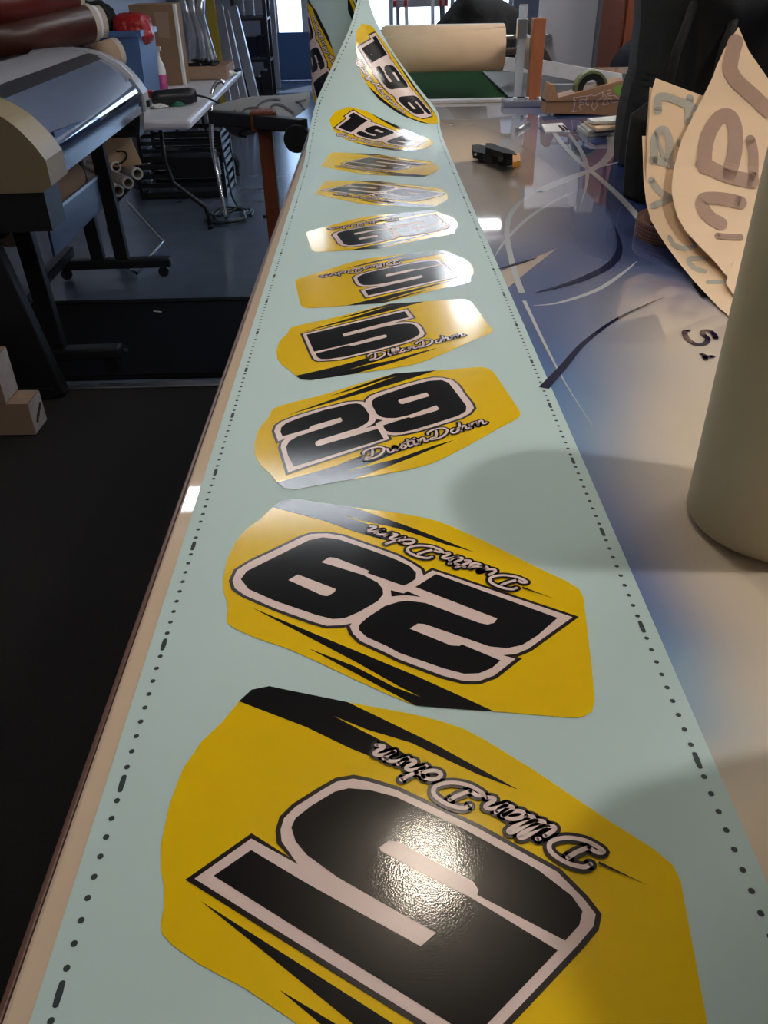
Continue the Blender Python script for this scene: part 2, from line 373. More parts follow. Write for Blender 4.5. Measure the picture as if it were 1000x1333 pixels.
tl = lambda t: max(.05, 1-t)
SW = [(z7((108, 490), (150, 428), (230, 352), (330, 292), (400, 266)), .009, 'print_white', 1, tp),
      (z7((198, 602), (168, 510), (150, 400), (175, 330), (250, 270), (340, 230), (420, 203), (490, 185), (530, 174)), .010, 'print_white', 2, None),
      (z7((300, 78), (335, 125), (380, 172), (420, 205), (500, 275), (570, 350), (606, 400)), .015, 'print_white', 3, None),
      (z7((486, 92), (490, 140), (462, 180), (415, 207), (330, 243), (250, 275)), .022, 'print_white', 1, None),
      (z7((412, 200), (408, 255), (385, 335)), .012, 'print_white', 4, tl),
      (z7((350, 85), (390, 140), (412, 200)), .012, 'print_white', 4, None),
      (z7((206, 630), (270, 765), (340, 898), (430, 1040)), .006, 'print_white', 2, tl),
      (z7((232, 646), (320, 636), (440, 596), (520, 545), (575, 500)), .009, 'print_white', 1, tp),
      (z7((500, 385), (517, 455), (492, 508), (420, 550), (330, 582), (240, 605)), .016, 'print_navy', 5, tp),
      (z7((270, 915), (330, 850), (400, 770), (500, 695), (600, 645), (664, 619)), .013, 'print_navy', 5, tl),
      (z7((118, 528), (180, 512), (250, 490)), .008, 'print_navy', 5, tp)]
for pxs, w, m_, lay, t_ in SW: swirl('swirl_line', pxs, w, m_, lay, t_)
p = [at(x, y) for x, y in z7((130, 533), (312, 460), (235, 520), (148, 592))]
MB().add([(q.x, q.y, ZT+.0005) for q in p], [(0, 1, 2, 3)]).build('swirl_patch', 'print_beige', tb)
zs = lambda *pts: [(820+.195*x, 220+.195*y) for x, y in pts]
swirl('printed_letter', zs((388, 1085), (365, 1095), (385, 1140), (440, 1175), (500, 1170), (520, 1140), (490, 1110), (490, 1088), (530, 1085), (565, 1115), (572, 1135)), .0075, 'print_purple', 6, None)
swirl('printed_letter', zs((478, 1242), (500, 1252), (505, 1275)), .006, 'print_purple', 6, None)
swirl('printed_letter', zs((500, 1262), (548, 1258)), .008, 'print_purple', 6, None)
# ================================================================== THE DECAL STRIP
XC, HW, S0, S1 = .0164, .1947, -.33, 2.5
CX, CY, CR = -.115, 3.60, .115
# arc length, upper (left) edge, lower (right) edge: the strip lifts, twists and runs onto a coil standing on edge
KEY = [(2.10, (-.1783, 2.10, 0), (.2111, 2.10, 0)), (2.25, (-.1783, 2.25, .001), (.2111, 2.25, 0)), (2.37, (-.179, 2.368, .012), (.212, 2.38, .001)), (2.492, (-.178, 2.478, .041), (.214, 2.53, .003)), (2.619, (-.161, 2.57, .107), (.217, 2.655, .003)),
       (2.746, (-.118, 2.65, .188), (.222, 2.775, .004)), (2.873, (-.068, 2.73, .283), (.226, 2.87, .022)), (3.0, (-.042, 2.84, .352), (.198, 2.99, .040)), (3.13, (-.02, 2.99, .388), (.12, 3.12, .030)), (3.30, (-.004, 3.26, .392), (.03, 3.29, .010)), (3.62, (0, 3.60, .3902), (0, 3.60, .0008))]
SK = [p.x for p in bend([(k[0], 0, 0) for k in KEY], 10)]
LK = bend([k[1] for k in KEY], 10); RK = bend([k[2] for k in KEY], 10)
SS = [S0]; path = [(V(XC, S0, 0), V(1, 0, 0))]
for a, l_, r_ in zip(SK, LK, RK):
    w = (r_-l_).normalized(); c = (l_+r_)/2; lo = HW*max(0, -w.z)
    SS.append(a); path.append((V(c.x, c.y, max(c.z, lo+.0004*(a > 2.2))), w))
COILS = SS[-1]
for k in range(1, 150):                            # coil, two and a half turns winding inwards
    a = k*math.pi*2*2.4/150; r = CR-.0012*a/(2*math.pi)
    path.append((V(CX+r*math.cos(a), CY+r*math.sin(a), .1955), V(0, 0, -1))); SS.append(SS[-1]+(path[-1][0]-path[-2][0]).length)
import bisect
def frame(s):
    i = max(0, min(len(SS)-2, bisect.bisect_right(SS, s)-1)); k = (s-SS[i])/(SS[i+1]-SS[i])
    c = path[i][0].lerp(path[i+1][0], k); w = path[i][1].lerp(path[i+1][1], k).normalized()
    return c, w, i, k
def pos(s, t):
    c, w, _, _ = frame(s); return c+w*t
def strip(s, t, off=0):
    p = pos(s, t); c, w, _, _ = frame(s); h = .004
    n = w.cross(pos(s+h, t)-pos(s-h, t)).normalized()
    return p+n*off+V(0, 0, ZT+.0006)
st = thing('decal_strip', 'mint green punched backing strip running along the table and coiled at its end', 'vinyl strip', (XC, 1.4, ZT))
ss = [S0+i*.06 for i in range(int((2.10-S0)/.06))]+[x for x in [2.10+i*.02 for i in range(300)] if x < SS[-1]]
NT = 12
vs = [strip(s, -HW+2*HW*j/NT) for s in ss for j in range(NT+1)]
MB().add(vs, [(i*(NT+1)+j, i*(NT+1)+j+1, (i+1)*(NT+1)+j+1, (i+1)*(NT+1)+j) for i in range(len(ss)-1) for j in range(NT)], True).build('backing_paper', 'mint_paper', st)
MB().ring((CX, CY, ZT+.003), (CX, CY, ZT+.388), .07, .062, 40).build('coil_core', 'tube_core', st)
for side, ph0 in ((1, .3398), (-1, .3329)):
    mb = MB(); k = -55
    while True:
        s = ph0+.0127*k
        if s > COILS+.5: break
        if s > S0+.01:
            L = .0048 if k % 10 == 0 else 0
            pts = [(side*.18415+.0019*math.cos(q*math.pi/5), s+.0019*math.sin(q*math.pi/5)+(L if 0 < q < 5 else -L if 5 < q else 0)) for q in range(10)]
            mb.add([strip(b, a, .0002) for a, b in pts], [tuple(range(10))])
        k += 1
    tag(mb.build('hole_shade_discs', 'hole_shade', st), kind='stuff')  # paper is uncut; flat dark discs stand for the shade in the holes
# ---- the decal designs, traced from the two nearest plates and turned into table-plane coordinates
def q1(*p): return [(280+.26*x, 640+.26*y) for x, y in p]
def q2(*p): return [(520+.28*x, 660+.28*y) for x, y in p]
def q3(*p): return [(190+.3*x, 890+.3*y) for x, y in p]
def q5(*p): return [(480+.35*x, 930+.35*y) for x, y in p]
def q6(*p): return [(400+.4*x, 1100+.4*y) for x, y in p]
def plan(pts, dy=0): return [Vector((a.x, a.y+dy)) for a in (at(x, y) for x, y in pts)]
def inflate(poly, d):
    n = len(poly); ar = sum(poly[i].x*poly[(i+1) % n].y-poly[(i+1) % n].x*poly[i].y for i in range(n)); sg = -1 if ar > 0 else 1
    out = []
    for i in range(n):
        a = (poly[i]-poly[i-1]).normalized(); b = (poly[(i+1) % n]-poly[i]).normalized()
        na = Vector((-a.y, a.x))*sg; nb = Vector((-b.y, b.x))*sg; m_ = na+nb
        if m_.length < .3: m_ = na
        m_.normalize(); c = max(.45, m_.dot(na)); out.append(poly[i]+m_*(d/c))
    return out
OUT_B = q1((290, 82), (335, 50), (400, 40), (480, 52), (690, 82), (830, 100), (923, 112)) + q2((100, 50), (180, 70), (250, 97), (400, 165), (640, 285), (780, 350), (835, 385), (855, 420), (875, 590), (895, 760), (908, 900), (895, 955), (850, 982), (800, 985), (620, 970), (440, 955), (200, 938), (75, 928)) + q1((880, 1025), (700, 945), (500, 850), (350, 785), (200, 735), (100, 690), (65, 665), (58, 640), (65, 600), (62, 560), (45, 510), (40, 450), (60, 350), (100, 260), (160, 190), (230, 140))
FL_TOP = q1((290, 82), (335, 50), (400, 40), (480, 52), (690, 82), (1000, 190)) + [(618, 720.2)] + q2((220, 180), (0, 105)) + q1((760, 155), (640, 120), (720, 150), (830, 190)) + [(548, 711), (520, 709)] + q1((840, 245), (700, 205), (540, 150))
FL_BOT = q1((190, 588), (1000, 925)) + q2((440, 955), (200, 938), (75, 928)) + q1((740, 935), (470, 790), (700, 880), (900, 985)) + q2((100, 888), (0, 840)) + q1((700, 855), (500, 750))
PINK29 = q1((88, 450), (110, 400), (180, 355), (300, 300), (420, 240), (480, 218), (560, 215), (640, 228), (800, 285), (910, 325)) + q2((55, 265), (100, 295), (112, 325), (155, 300), (805, 518), (690, 600), (600, 665), (540, 690), (480, 695), (540, 712), (440, 790), (370, 815), (300, 815), (200, 790), (0, 715)) + q1((850, 810), (730, 755), (690, 715), (675, 680), (685, 665), (640, 675), (560, 678), (480, 655), (300, 590), (150, 525), (100, 490))
BLK9 = q1((130, 445), (160, 405), (260, 355), (400, 285), (470, 250), (540, 235), (620, 245), (780, 300), (910, 348)) + q2((50, 282), (78, 312), (76, 340), (50, 358)) + q1((945, 478), (765, 415), (772, 403), (605, 338), (572, 335), (533, 360), (745, 425), (815, 462), (840, 495), (842, 520), (815, 555), (720, 610), (650, 640), (590, 645), (510, 625), (300, 553), (170, 495))
HOLE9 = q1((368, 450), (415, 422), (605, 495), (600, 510), (565, 530), (540, 528))
BLK2 = q2((75, 378), (170, 318), (735, 522), (640, 605), (570, 648), (500, 663), (420, 655), (115, 550), (85, 548), (48, 572), (240, 650), (280, 652), (290, 645), (470, 720), (430, 755), (370, 780), (300, 782), (200, 755), (0, 685)) + q1((860, 780), (760, 735), (722, 700), (722, 675), (760, 640), (850, 580), (920, 558)) + q2((40, 442), (120, 452), (370, 545), (410, 553), (440, 545), (455, 525))
TRI29 = q1((880, 500), (884, 532), (950, 524)) + q2((100, 425), (38, 398), (20, 408))
PINK5 = [(253.6, 1145.6), (327.4, 1093.4), (388, 1127)] + q3((590, 690), (585, 640), (600, 590), (650, 540), (760, 470), (830, 430), (900, 418)) + q5((0, 255), (100, 285), (400, 425), (700, 590)) + q6((900, 180), (938, 230), (930, 270), (880, 330)) + [(680, 1308), (618, 1373), (430, 1256)]
BLK5 = [(278.5, 1142), (327.4, 1108.4), (400, 1152), (548, 1234), (568, 1216), (520, 1190), (440, 1144), (400, 1115), (385, 1097), (379.6, 1079), (385, 1067), (406, 1050.5), (436, 1032.5), (454, 1028), (480, 1030), (515, 1039), (602, 1080), (700, 1134), (744, 1168), (758, 1188), (754, 1206), (735, 1227), (726, 1239), (636, 1333), (617, 1353), (430, 1237)]
SLOT5 = [(494, 1105), (506, 1097), (518.5, 1098), (616, 1150), (623, 1161), (621, 1167), (738, 1228), (727, 1240), (612, 1170), (548, 1138), (496, 1110)]
GLY = {
 'u': (1.0, [[(0, 1), (.05, .3), (.2, .02), (.4, .05), (.65, .5), (.7, 1)], [(.7, 1), (.68, .3), (.8, 0), (1, .15)]]),
 's': (.85, [[(-.05, .1), (.3, .5), (.45, 1.05), (.5, .8), (.7, .4), (.6, .05), (.3, 0), (.15, .15)]]),
 't': (.6, [[(.15, 1.7), (.1, .4), (.2, 0), (.45, .15)], [(-.15, 1.15), (.5, 1.2)]]),
 'i': (.5, [[(.1, 1), (.08, .3), (.2, 0), (.4, .15)], [(.14, 1.42), (.2, 1.5)]]),
 'n': (1.0, [[(0, 1), (.05, .5), (.03, 0)], [(.03, .1), (.25, .85), (.5, 1), (.6, .75), (.58, .2), (.7, 0), (.95, .2)]]),
 'o': (.95, [[(.5, 1), (.15, .85), (.03, .45), (.15, .05), (.45, 0), (.7, .35), (.68, .75), (.45, 1), (.6, .85), (.95, .9)]]),
 'h': (1.0, [[(.1, 2), (.05, 1), (.03, 0)], [(.03, .2), (.25, .85), (.48, .98), (.58, .7), (.56, .2), (.68, 0), (.95, .2)]]),
 'r': (.75, [[(0, .9), (.05, .5), (.03, 0)], [(.03, .2), (.2, .75), (.45, 1), (.62, .9)]]),
 'l': (.5, [[(0, .2), (.3, 1.2), (.33, 1.85), (.2, 2), (.1, 1.6), (.08, .4), (.2, 0), (.45, .15)]]),
 'a': (.95, [[(.6, .9), (.3, 1), (.05, .6), (.05, .2), (.25, 0), (.5, .3), (.62, .95)], [(.62, 1), (.6, .3), (.72, 0), (.95, .15)]]),
 'y': (.95, [[(0, 1), (.05, .35), (.2, .1), (.45, .2), (.65, .6)], [(.7, 1), (.65, 0), (.5, -.7), (.2, -.8), (.2, -.5), (.85, .1)]]),
 'c': (.8, [[(.6, .85), (.35, 1), (.08, .7), (.05, .3), (.25, 0), (.55, .1), (.8, .3)]]),
 'D': (1.9, [[(.55, 1.75), (.5, 1.0), (.35, .3)], [(-.3, 1.45), (-.2, 1.9), (.4, 2.15), (1.2, 1.95), (1.6, 1.25), (1.35, .4), (.75, -.05), (.2, -.05), (-.2, .1), (-.05, .38), (.35, .3)]]),
 'G': (1.5, [[(1.2, 1.6), (1.1, 1.95), (.7, 2), (.2, 1.5), (0, .8), (.15, .2), (.55, 0), (1, .3), (1.15, .9), (.75, .85)], [(1.15, .9), (1.1, 0), (.9, -.5), (.5, -.4)]]),
 'M': (1.75, [[(0, 0), (.2, 1), (.35, 2), (.6, .8), (.75, .3), (1.05, 1.2), (1.3, 2), (1.35, 1), (1.4, .1), (1.6, 0)]]),
 ' ': (.35, [])}
def script(text, p0, p1, xh, w, slant=.45, n=5):   # lettering along p0 -> p1
    adv = sum(GLY[c][0] for c in text); d = (p1-p0); L = d.length; d = d.normalized(); nn = Vector((-d.y, d.x)); kx = L/adv; x = 0; V_, F_ = [], []
    for c in text:
        a, strokes = GLY[c]
        for s_ in strokes:
            pts = [p0+d*((x+q[0])*kx)+(nn*q[1]+d*(slant*q[1]))*xh for q in s_]
            v, f = ribbon2(bend([Vector((q.x, q.y)) for q in pts], n), w)
            o = len(V_); V_ += v; F_ += [tuple(i+o for i in g) for g in f]
        x += a
    return V_, F_
DY5 = .2465                                        # the near plate repeats the next one this much nearer
UDIR = Vector((math.cos(R(148.5)), math.sin(R(148.5))))
def design(kind):
    dy = 0 if kind == 29 else -DY5
    L = {'base': [poly2(plan(OUT_B, dy))], 'flare': [poly2(plan(FL_TOP, dy)), poly2(plan(FL_BOT, dy))]}
    if kind == 29:
        pk = plan(PINK29); L['rim'] = [poly2(inflate(pk, .0030))]; L['border'] = [poly2(pk)]
        L['number'] = [poly2(plan(BLK9)), poly2(plan(BLK2)), poly2(plan(TRI29))]; L['cut'] = [poly2(plan(HOLE9))]
        cn = sum(pk, Vector((0, 0)))/len(pk); a, b = plan([(683, 758), (484, 686)]); txt = 'Dustin Dohrn'
    else:
        pk = plan(PINK5); L['rim'] = [poly2(inflate(pk, .0030))]; L['border'] = [poly2(pk)]
        L['number'] = [poly2(plan(BLK5))]; L['cut'] = [poly2(plan(SLOT5))]
        cn = sum(pk, Vector((0, 0)))/len(pk); a, b = plan([(781, 1107), (492, 970)]); txt = 'Dillan Dohrn'
    L['name_rim'] = [script(txt, a, b, .0085, .0074)]; L['name'] = [script(txt, a, b, .0085, .0028)]
    e = (a-b).normalized(); nn = Vector((-e.y, e.x))
    sp = [a+e*.002-nn*.008, a+e*.03-nn*.0085, a+e*.002-nn*.0098]
    L['name_rim'].append(poly2(sp))
    return L, cn, (a+b)/2
DES = {29: design(29), 5: design(5)}
PARTS = (('base', 'vinyl_base', 'vinyl_yellow', 1), ('flare', 'flare_print', 'ink_black', 2), ('rim', 'number_rim', 'ink_maroon', 3), ('border', 'number_border', 'ink_pink', 4), ('number', 'number_fill', 'ink_black', 5), ('cut', 'number_slot', 'ink_pink', 6), ('name_rim', 'name_outline', 'ink_maroon', 7), ('name', 'name_lettering', 'ink_pink', 8))
def put_decal(label, layers, fmap, curved=False):
    bs = [fmap(v, 'base') for v in layers['base'][0][0]]; cx = sum(p[0] for p in bs)/len(bs); cy = sum(p[1] for p in bs)/len(bs)
    root = thing('number_plate_decal', label, 'decal', strip(cy, cx-XC), 'number plate decals printed on the strip')
    for key, pname, material, lay in PARTS:
      for group in ([[q] for q in layers[key]] if key in ('flare', 'number', 'cut') else [layers[key]]):
        bm = bmesh.new()
        for v, f in group:
            bv = [bm.verts.new((*fmap(Vector(p), key), 0)) for p in v]
            for g in f:
                if len(set(g)) > 2:
                    try: bm.faces.new([bv[i] for i in g])
                    except ValueError: pass
        if curved:
            for _ in range(5):
                es = [e for e in bm.edges if e.calc_length() > .012]
                if not es: break
                bmesh.ops.subdivide_edges(bm, edges=es, cuts=1); bmesh.ops.triangulate(bm, faces=bm.faces[:])
        mb = MB(); bm.verts.index_update()
        mb.add([strip(v.co.y, v.co.x-XC, .0003+.00012*lay) for v in bm.verts], [tuple(v.index for v in f.verts) for f in bm.faces], curved)
        bm.free(); mb.build(pname, material, root)
    return root
def flat_map(kind, mx, my, k):
    L, cn, ct = DES[kind]
    if kind == 5: pass
    def f(p, key):
        p = Vector(p)
        if mx != my and key not in ('base', 'flare'):  # lettering is never mirrored
            c = ct if key.startswith('name') else cn
            p = p-UDIR*(2*(p-c).dot(UDIR))
        return (2*XC-p.x if mx else p.x, k-p.y if my else p.y+k)
    return f

for kind, mx, my, k, lab in (
    (5, 0, 0, 0, 'yellow number 5 decal with a round lamp glare on its large digit'),
    (29, 0, 0, 0, 'yellow number 29 decal lying upside down between the glaring 5 and the upright 29'),
    (29, 0, 1, 1.337, 'yellow number 29 decal reading upright, its lower black flare shining silver'),
    (5, 0, 1, 1.345, 'yellow number 5 decal reading upright, just beyond the upright 29'),
    (5, 1, 0, 1.058, 'yellow number 5 decal upside down, back to back with the upright 5'),
    (29, 1, 0, 1.10, 'yellow decal almost whited out by window glare, upside down 29'),
    (29, 1, 1, 2.442, 'small looking upright yellow 29 decal between the whited-out decal and the far 5'),
    (5, 1, 1, 2.497, 'yellow number 5 decal lying flat next to the first 196')):
    if kind == 5 and my: pass
    put_decal(lab, DES[kind][0], flat_map(kind, mx, my, k))
# the 196 plates at the twisted end: digits reuse the traced 9 (turned over it is a 6)
def norm_poly(pts, box):                           # plan polygon -> reading frame box (x, y, w, h)
    u = UDIR; n = Vector((-u.y, u.x)); q = [Vector((p.dot(u), p.dot(n))) for p in pts]
    return q
ref = norm_poly(plan(BLK9), None); mnx, mxx = min(p.x for p in ref), max(p.x for p in ref); mny, mxy = min(p.y for p in ref), max(p.y for p in ref)
def nrm(poly, flip, x0, w, y0, h):
    out = []
    for p in norm_poly(poly, None):
        a, b = (p.x-mnx)/(mxx-mnx), (p.y-mny)/(mxy-mny)
        if flip: a, b = 1-a, 1-b
        out.append(Vector((x0+a*w, y0+b*h)))
    return out
P9, H9 = plan(BLK9), plan(HOLE9)
def d196():
    o = [Vector(p) for p in ((-.165, .01), (-.15, .06), (-.10, .088), (0, .095), (.09, .088), (.14, .06), (.165, .02), (.166, -.03), (.15, -.07), (.10, -.095), (.02, -.10), (-.06, -.088), (-.12, -.06), (-.155, -.03))]
    L = {'base': [poly2(o)]}
    L['flare'] = [poly2([(-.09, .0885), (0, .095), (.09, .088), (.13, .066), (.05, .072)]), poly2([(-.03, -.092), (.02, -.10), (.10, -.095), (.15, -.07), (.162, -.045), (.12, -.078), (.05, -.086)])]
    one = [Vector(p) for p in ((-.115, -.042), (-.072, -.042), (-.072, .048), (-.125, .048), (-.125, .022), (-.115, .022))]
    n9, n6 = nrm(P9, False, -.058, .085, -.045, .092), nrm(P9, True, .042, .085, -.045, .092)
    box = [Vector(p) for p in ((-.122, -.05), (-.066, -.05), (-.062, -.045), (-.05, -.053), (.015, -.053), (.034, -.045), (.05, -.053), (.115, -.053), (.134, -.035), (.134, .03), (.115, .054), (.05, .054), (.034, .047), (.015, .054), (-.045, .054), (-.062, .048), (-.064, .056), (-.132, .056), (-.132, .014), (-.122, .014))]
    L['rim'] = [poly2(inflate(box, .0035))]; L['border'] = [poly2(box)]; L['number'] = [poly2(one), poly2(n9), poly2(n6)]
    L['cut'] = [poly2(nrm(H9, False, -.058, .085, -.045, .092)), poly2(nrm(H9, True, .042, .085, -.045, .092))]
    a, b = Vector((-.10, -.077)), Vector((.095, -.077))
    L['name_rim'] = [script('Gary McGinnis', a, b, .0085, .0065)]; L['name'] = [script('Gary McGinnis', a, b, .0085, .003)]
    return L
L196 = d196()
def rmap(cx, cy, ang, k=1):
    c, s = k*math.cos(ang), k*math.sin(ang)
    return lambda p, key: (cx+p[0]*c-p[1]*s, cy+p[0]*s+p[1]*c)
put_decal('yellow number 196 decal curling in the trough where the strip lifts off the table', L196, rmap(XC+.005, 2.515, R(-28), 1.0), True)
put_decal('yellow number 196 decal on the raised twisting end, reading steeply downwards', L196, rmap(XC+.006, 2.835, R(-27), 1.17), True)
put_decal('yellow number 196 decal turned over on the standing coil behind the raised end', L196, rmap(XC+.05, COILS+.415, R(208), 1.1), True)
put_decal('part of a yellow 196 decal on the front of the standing coil', L196, rmap(XC-.06, COILS+.70, R(208), 1.0), True)
mat('clamp_black', (.008, .008, .012), .6, spec=.2)
# ================================================================== THINGS ON THE TABLE
# ---- standing cream roll and its neighbour just out of view
def stand_roll(x, y, r, h, label, lean=(0, 0)):
    t = thing('vinyl_roll', label, 'roll', (x, y, ZT+.0035), 'rolls standing on end on the table')
    tilt = V(lean[0], lean[1], 1).normalized()*h; b = V(x, y, ZT+.004)
    rot = V(0, 0, 1).rotation_difference(tilt).to_matrix()
    MB().lathe([(r*.55, .0), (r*.96, 0), (r, .004), (r, h-.004), (r*.96, h), (r*.55, h)], b, 64, rot).build('wound_sheet', 'cream_roll', t)
    MB().lathe([(r*.5, .001), (r*.55, .001), (r*.55, h+.002), (r*.5, h+.002), (r*.5, .001)], b, 40, rot).build('core_tube', 'tube_core', t)
stand_roll(.360, .605, .077, .40, 'cream roll standing upright on the table beside the lettered sheets')
stand_roll(.372, .300, .075, .40, 'cream roll standing upright at the near corner of the table')
# ---- transfer sheets with cut letters
PR_A = [(1.14, .004), (1.30, .022), (1.42, .058), (1.54, .12), (1.64, .205), (1.71, .30), (1.76, .40)]
PR_B = [(1.15, .0025), (1.32, .012), (1.46, .045), (1.60, .11), (1.70, .20), (1.77, .30), (1.82, .40)]
def densify(pts, n=6, closed=True):
    out = []
    for i in range(len(pts) if closed else len(pts)-1):
        a, b = Vector(pts[i]), Vector(pts[(i+1) % len(pts)])
        out += [a.lerp(b, k/n) for k in range(n)]
    return out
def sheet(name, label, cat, outline, prof, material, letters, lmat, back='liner_back'):
    pts = [Vector(p) for p in outline]; vs, fs = poly2(pts)
    bm = bmesh.new(); bv = [bm.verts.new((p.x, p.y, 0)) for p in vs]
    for f in fs:
        try: bm.faces.new([bv[i] for i in f])
        except ValueError: pass
    for _ in range(5):
        es = [e for e in bm.edges if e.calc_length() > 12]
        if not es: break
        bmesh.ops.subdivide_edges(bm, edges=es, cuts=1); bmesh.ops.triangulate(bm, faces=bm.faces[:])
    bm.verts.index_update()
    P = [on_profile(v.co.x, v.co.y, prof) for v in bm.verts]; Fs = [tuple(v.index for v in f.verts) for f in bm.faces]; bm.free()
    c = sum(P, V(0, 0, 0))/len(P); zmin = min(p.z for p in P)
    t = thing(name, label, cat, (c.x, c.y, zmin))
    MB().add(P, Fs, True).build('paper', material, t)
    for L in letters:
        pts, w = L[0], L[1]; cl = bend([Vector(p) for p in pts], 8)
        v, f = ribbon2(cl, w, caps=True)
        MB().add([on_profile(q.x, q.y, prof, .0012) for q in v], f).build('letter', lmat, t)
    return t
def za(*p): return [(800+.2*x, 60+.2*y) for x, y in p]
def zb(*p): return [(820+.195*x, 220+.195*y) for x, y in p]
edgeA = za((268, 208), (580, 325), (560, 400)) + [(938, 160), (965, 260), (975, 420), (960, 425)] + zb((640, 960), (610, 940), (440, 760), (340, 640), (250, 520), (190, 430), (140, 340), (110, 230), (98, 100), (98, 0)) + za((205, 900), (215, 600), (240, 300))
sheet('transfer_sheet', 'cream transfer sheet with pale grey cut letters, tucked behind the brown-lettered one', 'paper sheet', edgeA, PR_B, 'transfer_sheet',
      [(za((285, 420), (285, 345), (325, 328), (410, 355), (525, 405)), 10.5), (za((490, 340), (480, 490)), 10.5),
       (za((260, 745), (262, 620), (285, 560), (325, 545), (355, 600), (360, 690), (350, 775)), 10), (za((250, 735), (390, 780)), 10), (za((270, 570), (310, 690), (330, 740)), 5),
       (za((418, 620), (418, 640)), 6),
       (zb((145, 75), (200, 150), (280, 195)), 9), (zb((155, 245), (215, 222), (280, 195)), 9),
       (zb((265, 455), (290, 500), (340, 525), (400, 525), (440, 505), (410, 460)), 6),
       (zb((500, 685), (430, 660), (395, 620), (410, 595), (520, 600)), 6), (zb((520, 755), (640, 750)), 5)], 'letter_grey')
edge2 = [(846, 113), (853, 116), (846, 180), (844, 235), (846, 262), (856, 296), (848, 284), (841, 262), (838, 235), (837, 200), (836, 177), (841, 177)]
sheet('transfer_sheet', 'narrow cream edge of a sheet lying under the grey-lettered one', 'paper sheet', edge2, [(y+.012, z-.001) for y, z in PR_B], 'transfer_sheet', [], 'letter_grey')
edgeB = [(961.5, 35), (975, 66), (1000, 102), (1030, 160), (1040, 380), (960, 390), (945, 370)] + zb((652, 720), (560, 610), (460, 510), (370, 410), (320, 320), (292, 220), (283, 170)) + za((372, 940), (385, 800), (440, 600), (520, 440), (580, 325), (640, 200), (665, 130), (715, 20))
sheet('transfer_sheet', 'cream transfer sheet with big brown cut letters and a raised pointed corner', 'paper sheet', edgeB, PR_A, 'transfer_sheet',
      [(za((790, -30), (765, 60), (755, 150), (800, 230), (900, 320), (1000, 420)), 20),
       (za((590, 790), (590, 680), (620, 560), (680, 470), (745, 455), (785, 530), (785, 680), (750, 830)), 19), (za((575, 765), (680, 820), (780, 855), (900, 880)), 19),
       (za((905, 850), (905, 700), (885, 610)), 13),
       (zb((610, 365), (540, 325), (490, 260), (490, 205), (560, 195), (660, 205), (740, 225)), 17), (zb((585, 445), (650, 452), (740, 455)), 8)], 'letter_brown')
# ---- coil of brown edge banding
t = thing('banding_coil', 'flat coil of brown edge banding half under the lettered sheets', 'coil', (.603, 1.535, ZT+.001))
for k in range(5):
    MB().ring((.603, 1.535, ZT+.001+k*.0005), (.603, 1.535, ZT+.030-k*.0006), .112-k*.0024, .1100-k*.0024, 56).build('band_turn', 'banding_brown' if k % 2 == 0 else 'banding_dark', t)
for k in range(4): MB().ring((.603, 1.535, ZT+.004+k*.0062), (.603, 1.535, ZT+.0062+k*.0062), .1128, .1120, 56).build('band_stripe', 'banding_dark', t)
tag(MB().add([at(901, 371)+V(0, 0, .002), at(914, 368)+V(0, 0, .002), at(926, 387)+V(0, 0, .002), at(914, 389)+V(0, 0, .002)], [(0, 1, 2, 3)]).build('dark_offcut', 'ink_black'), 'small black vinyl offcut lying under the edge of the grey-lettered sheet', 'vinyl offcut')
# ---- spring clamp
cl = thing('spring_clamp', 'black plastic spring clamp with orange jaw pads on the table', 'clamp', at(645, 212))
def clampY(x, y, dz=0): p = at(x, y); return p
def pm(px, z): p = at(*px, z=ZT+z); return p
lo = [pm(q, .012) for q in ((614, 197), (622, 196), (645, 201), (668, 206), (674, 212), (660, 217), (640, 213), (628, 208), (616, 206))]
MB().prism(lo, (0, 0, .016)).build('lower_handle', 'clamp_black', cl)
hi = [pm(q, .034) for q in ((632, 194), (640, 194), (652, 199), (668, 204), (672, 209), (655, 207), (640, 202), (632, 200))]
MB().prism(hi, (0, 0, .014)).build('upper_handle', 'clamp_black', cl)
MB().cyl(pm((652, 207), .010), pm((652, 207), .047), .006, 16).build('spring', 'black_metal', cl)
for z in (.004, .034):
    jp = [pm(q, z) for q in ((667, 207), (676, 206), (677, 216), (668, 219))]
    MB().prism(jp, (0, 0, .012)).build('jaw_pad', 'orange_plastic', cl)
MB().cyl(pm((619, 201), .027), pm((619, 201), .030), .0035, 10).build('rivet', 'steel', cl)
MB().box(pm((645, 208), .002), (.09, .02, .004)).build('foot', 'black_plastic', cl)
# ---- metal pin
tag(MB().cyl(at(673, 172)+V(0, 0, .007), at(688, 163)+V(0, 0, .007), .0065, 14).build('metal_pin', 'steel'), 'short steel pin lying on the table by the wooden post', 'pin')
# ---- paper cards
def card(px, z, material, label, th=.003, bars=None):
    pts = [at(x, y, ZT+z) for x, y in px]
    t = thing('paper_card', label, 'card', sum(pts, V(0, 0, 0))/len(pts))
    MB().prism(pts, (0, 0, th)).build('card', material, t)
    for b in bars or []:
        MB().prism([at(x, y, ZT+z+th+.0002) for x, y in b], (0, 0, .0004)).build('print_bar', 'ink_maroon', t)
card([(705, 163), (732, 161), (742, 172), (710, 173)], .001, 'paper_white', 'white business card with dark printed bars beside the card pile', .003, [[(726, 163), (729, 163), (737, 170), (733, 171)], [(731, 163), (734, 163), (741, 169), (738, 170)]])
card([(751, 167), (800, 166), (812, 172), (808, 176), (765, 178)], .001, 'paper_white', 'lowest sheet of the loose card pile under the tape dispenser', .008)
card([(755, 164), (805, 160), (812, 169), (765, 173)], .011, 'paper_white', 'angled middle sheet of the loose card pile under the tape dispenser', .007)
card([(760, 161), (815, 158), (814, 166), (778, 171)], .020, 'cream_paper', 'cream sheet in the loose card pile under the tape dispenser', .007)
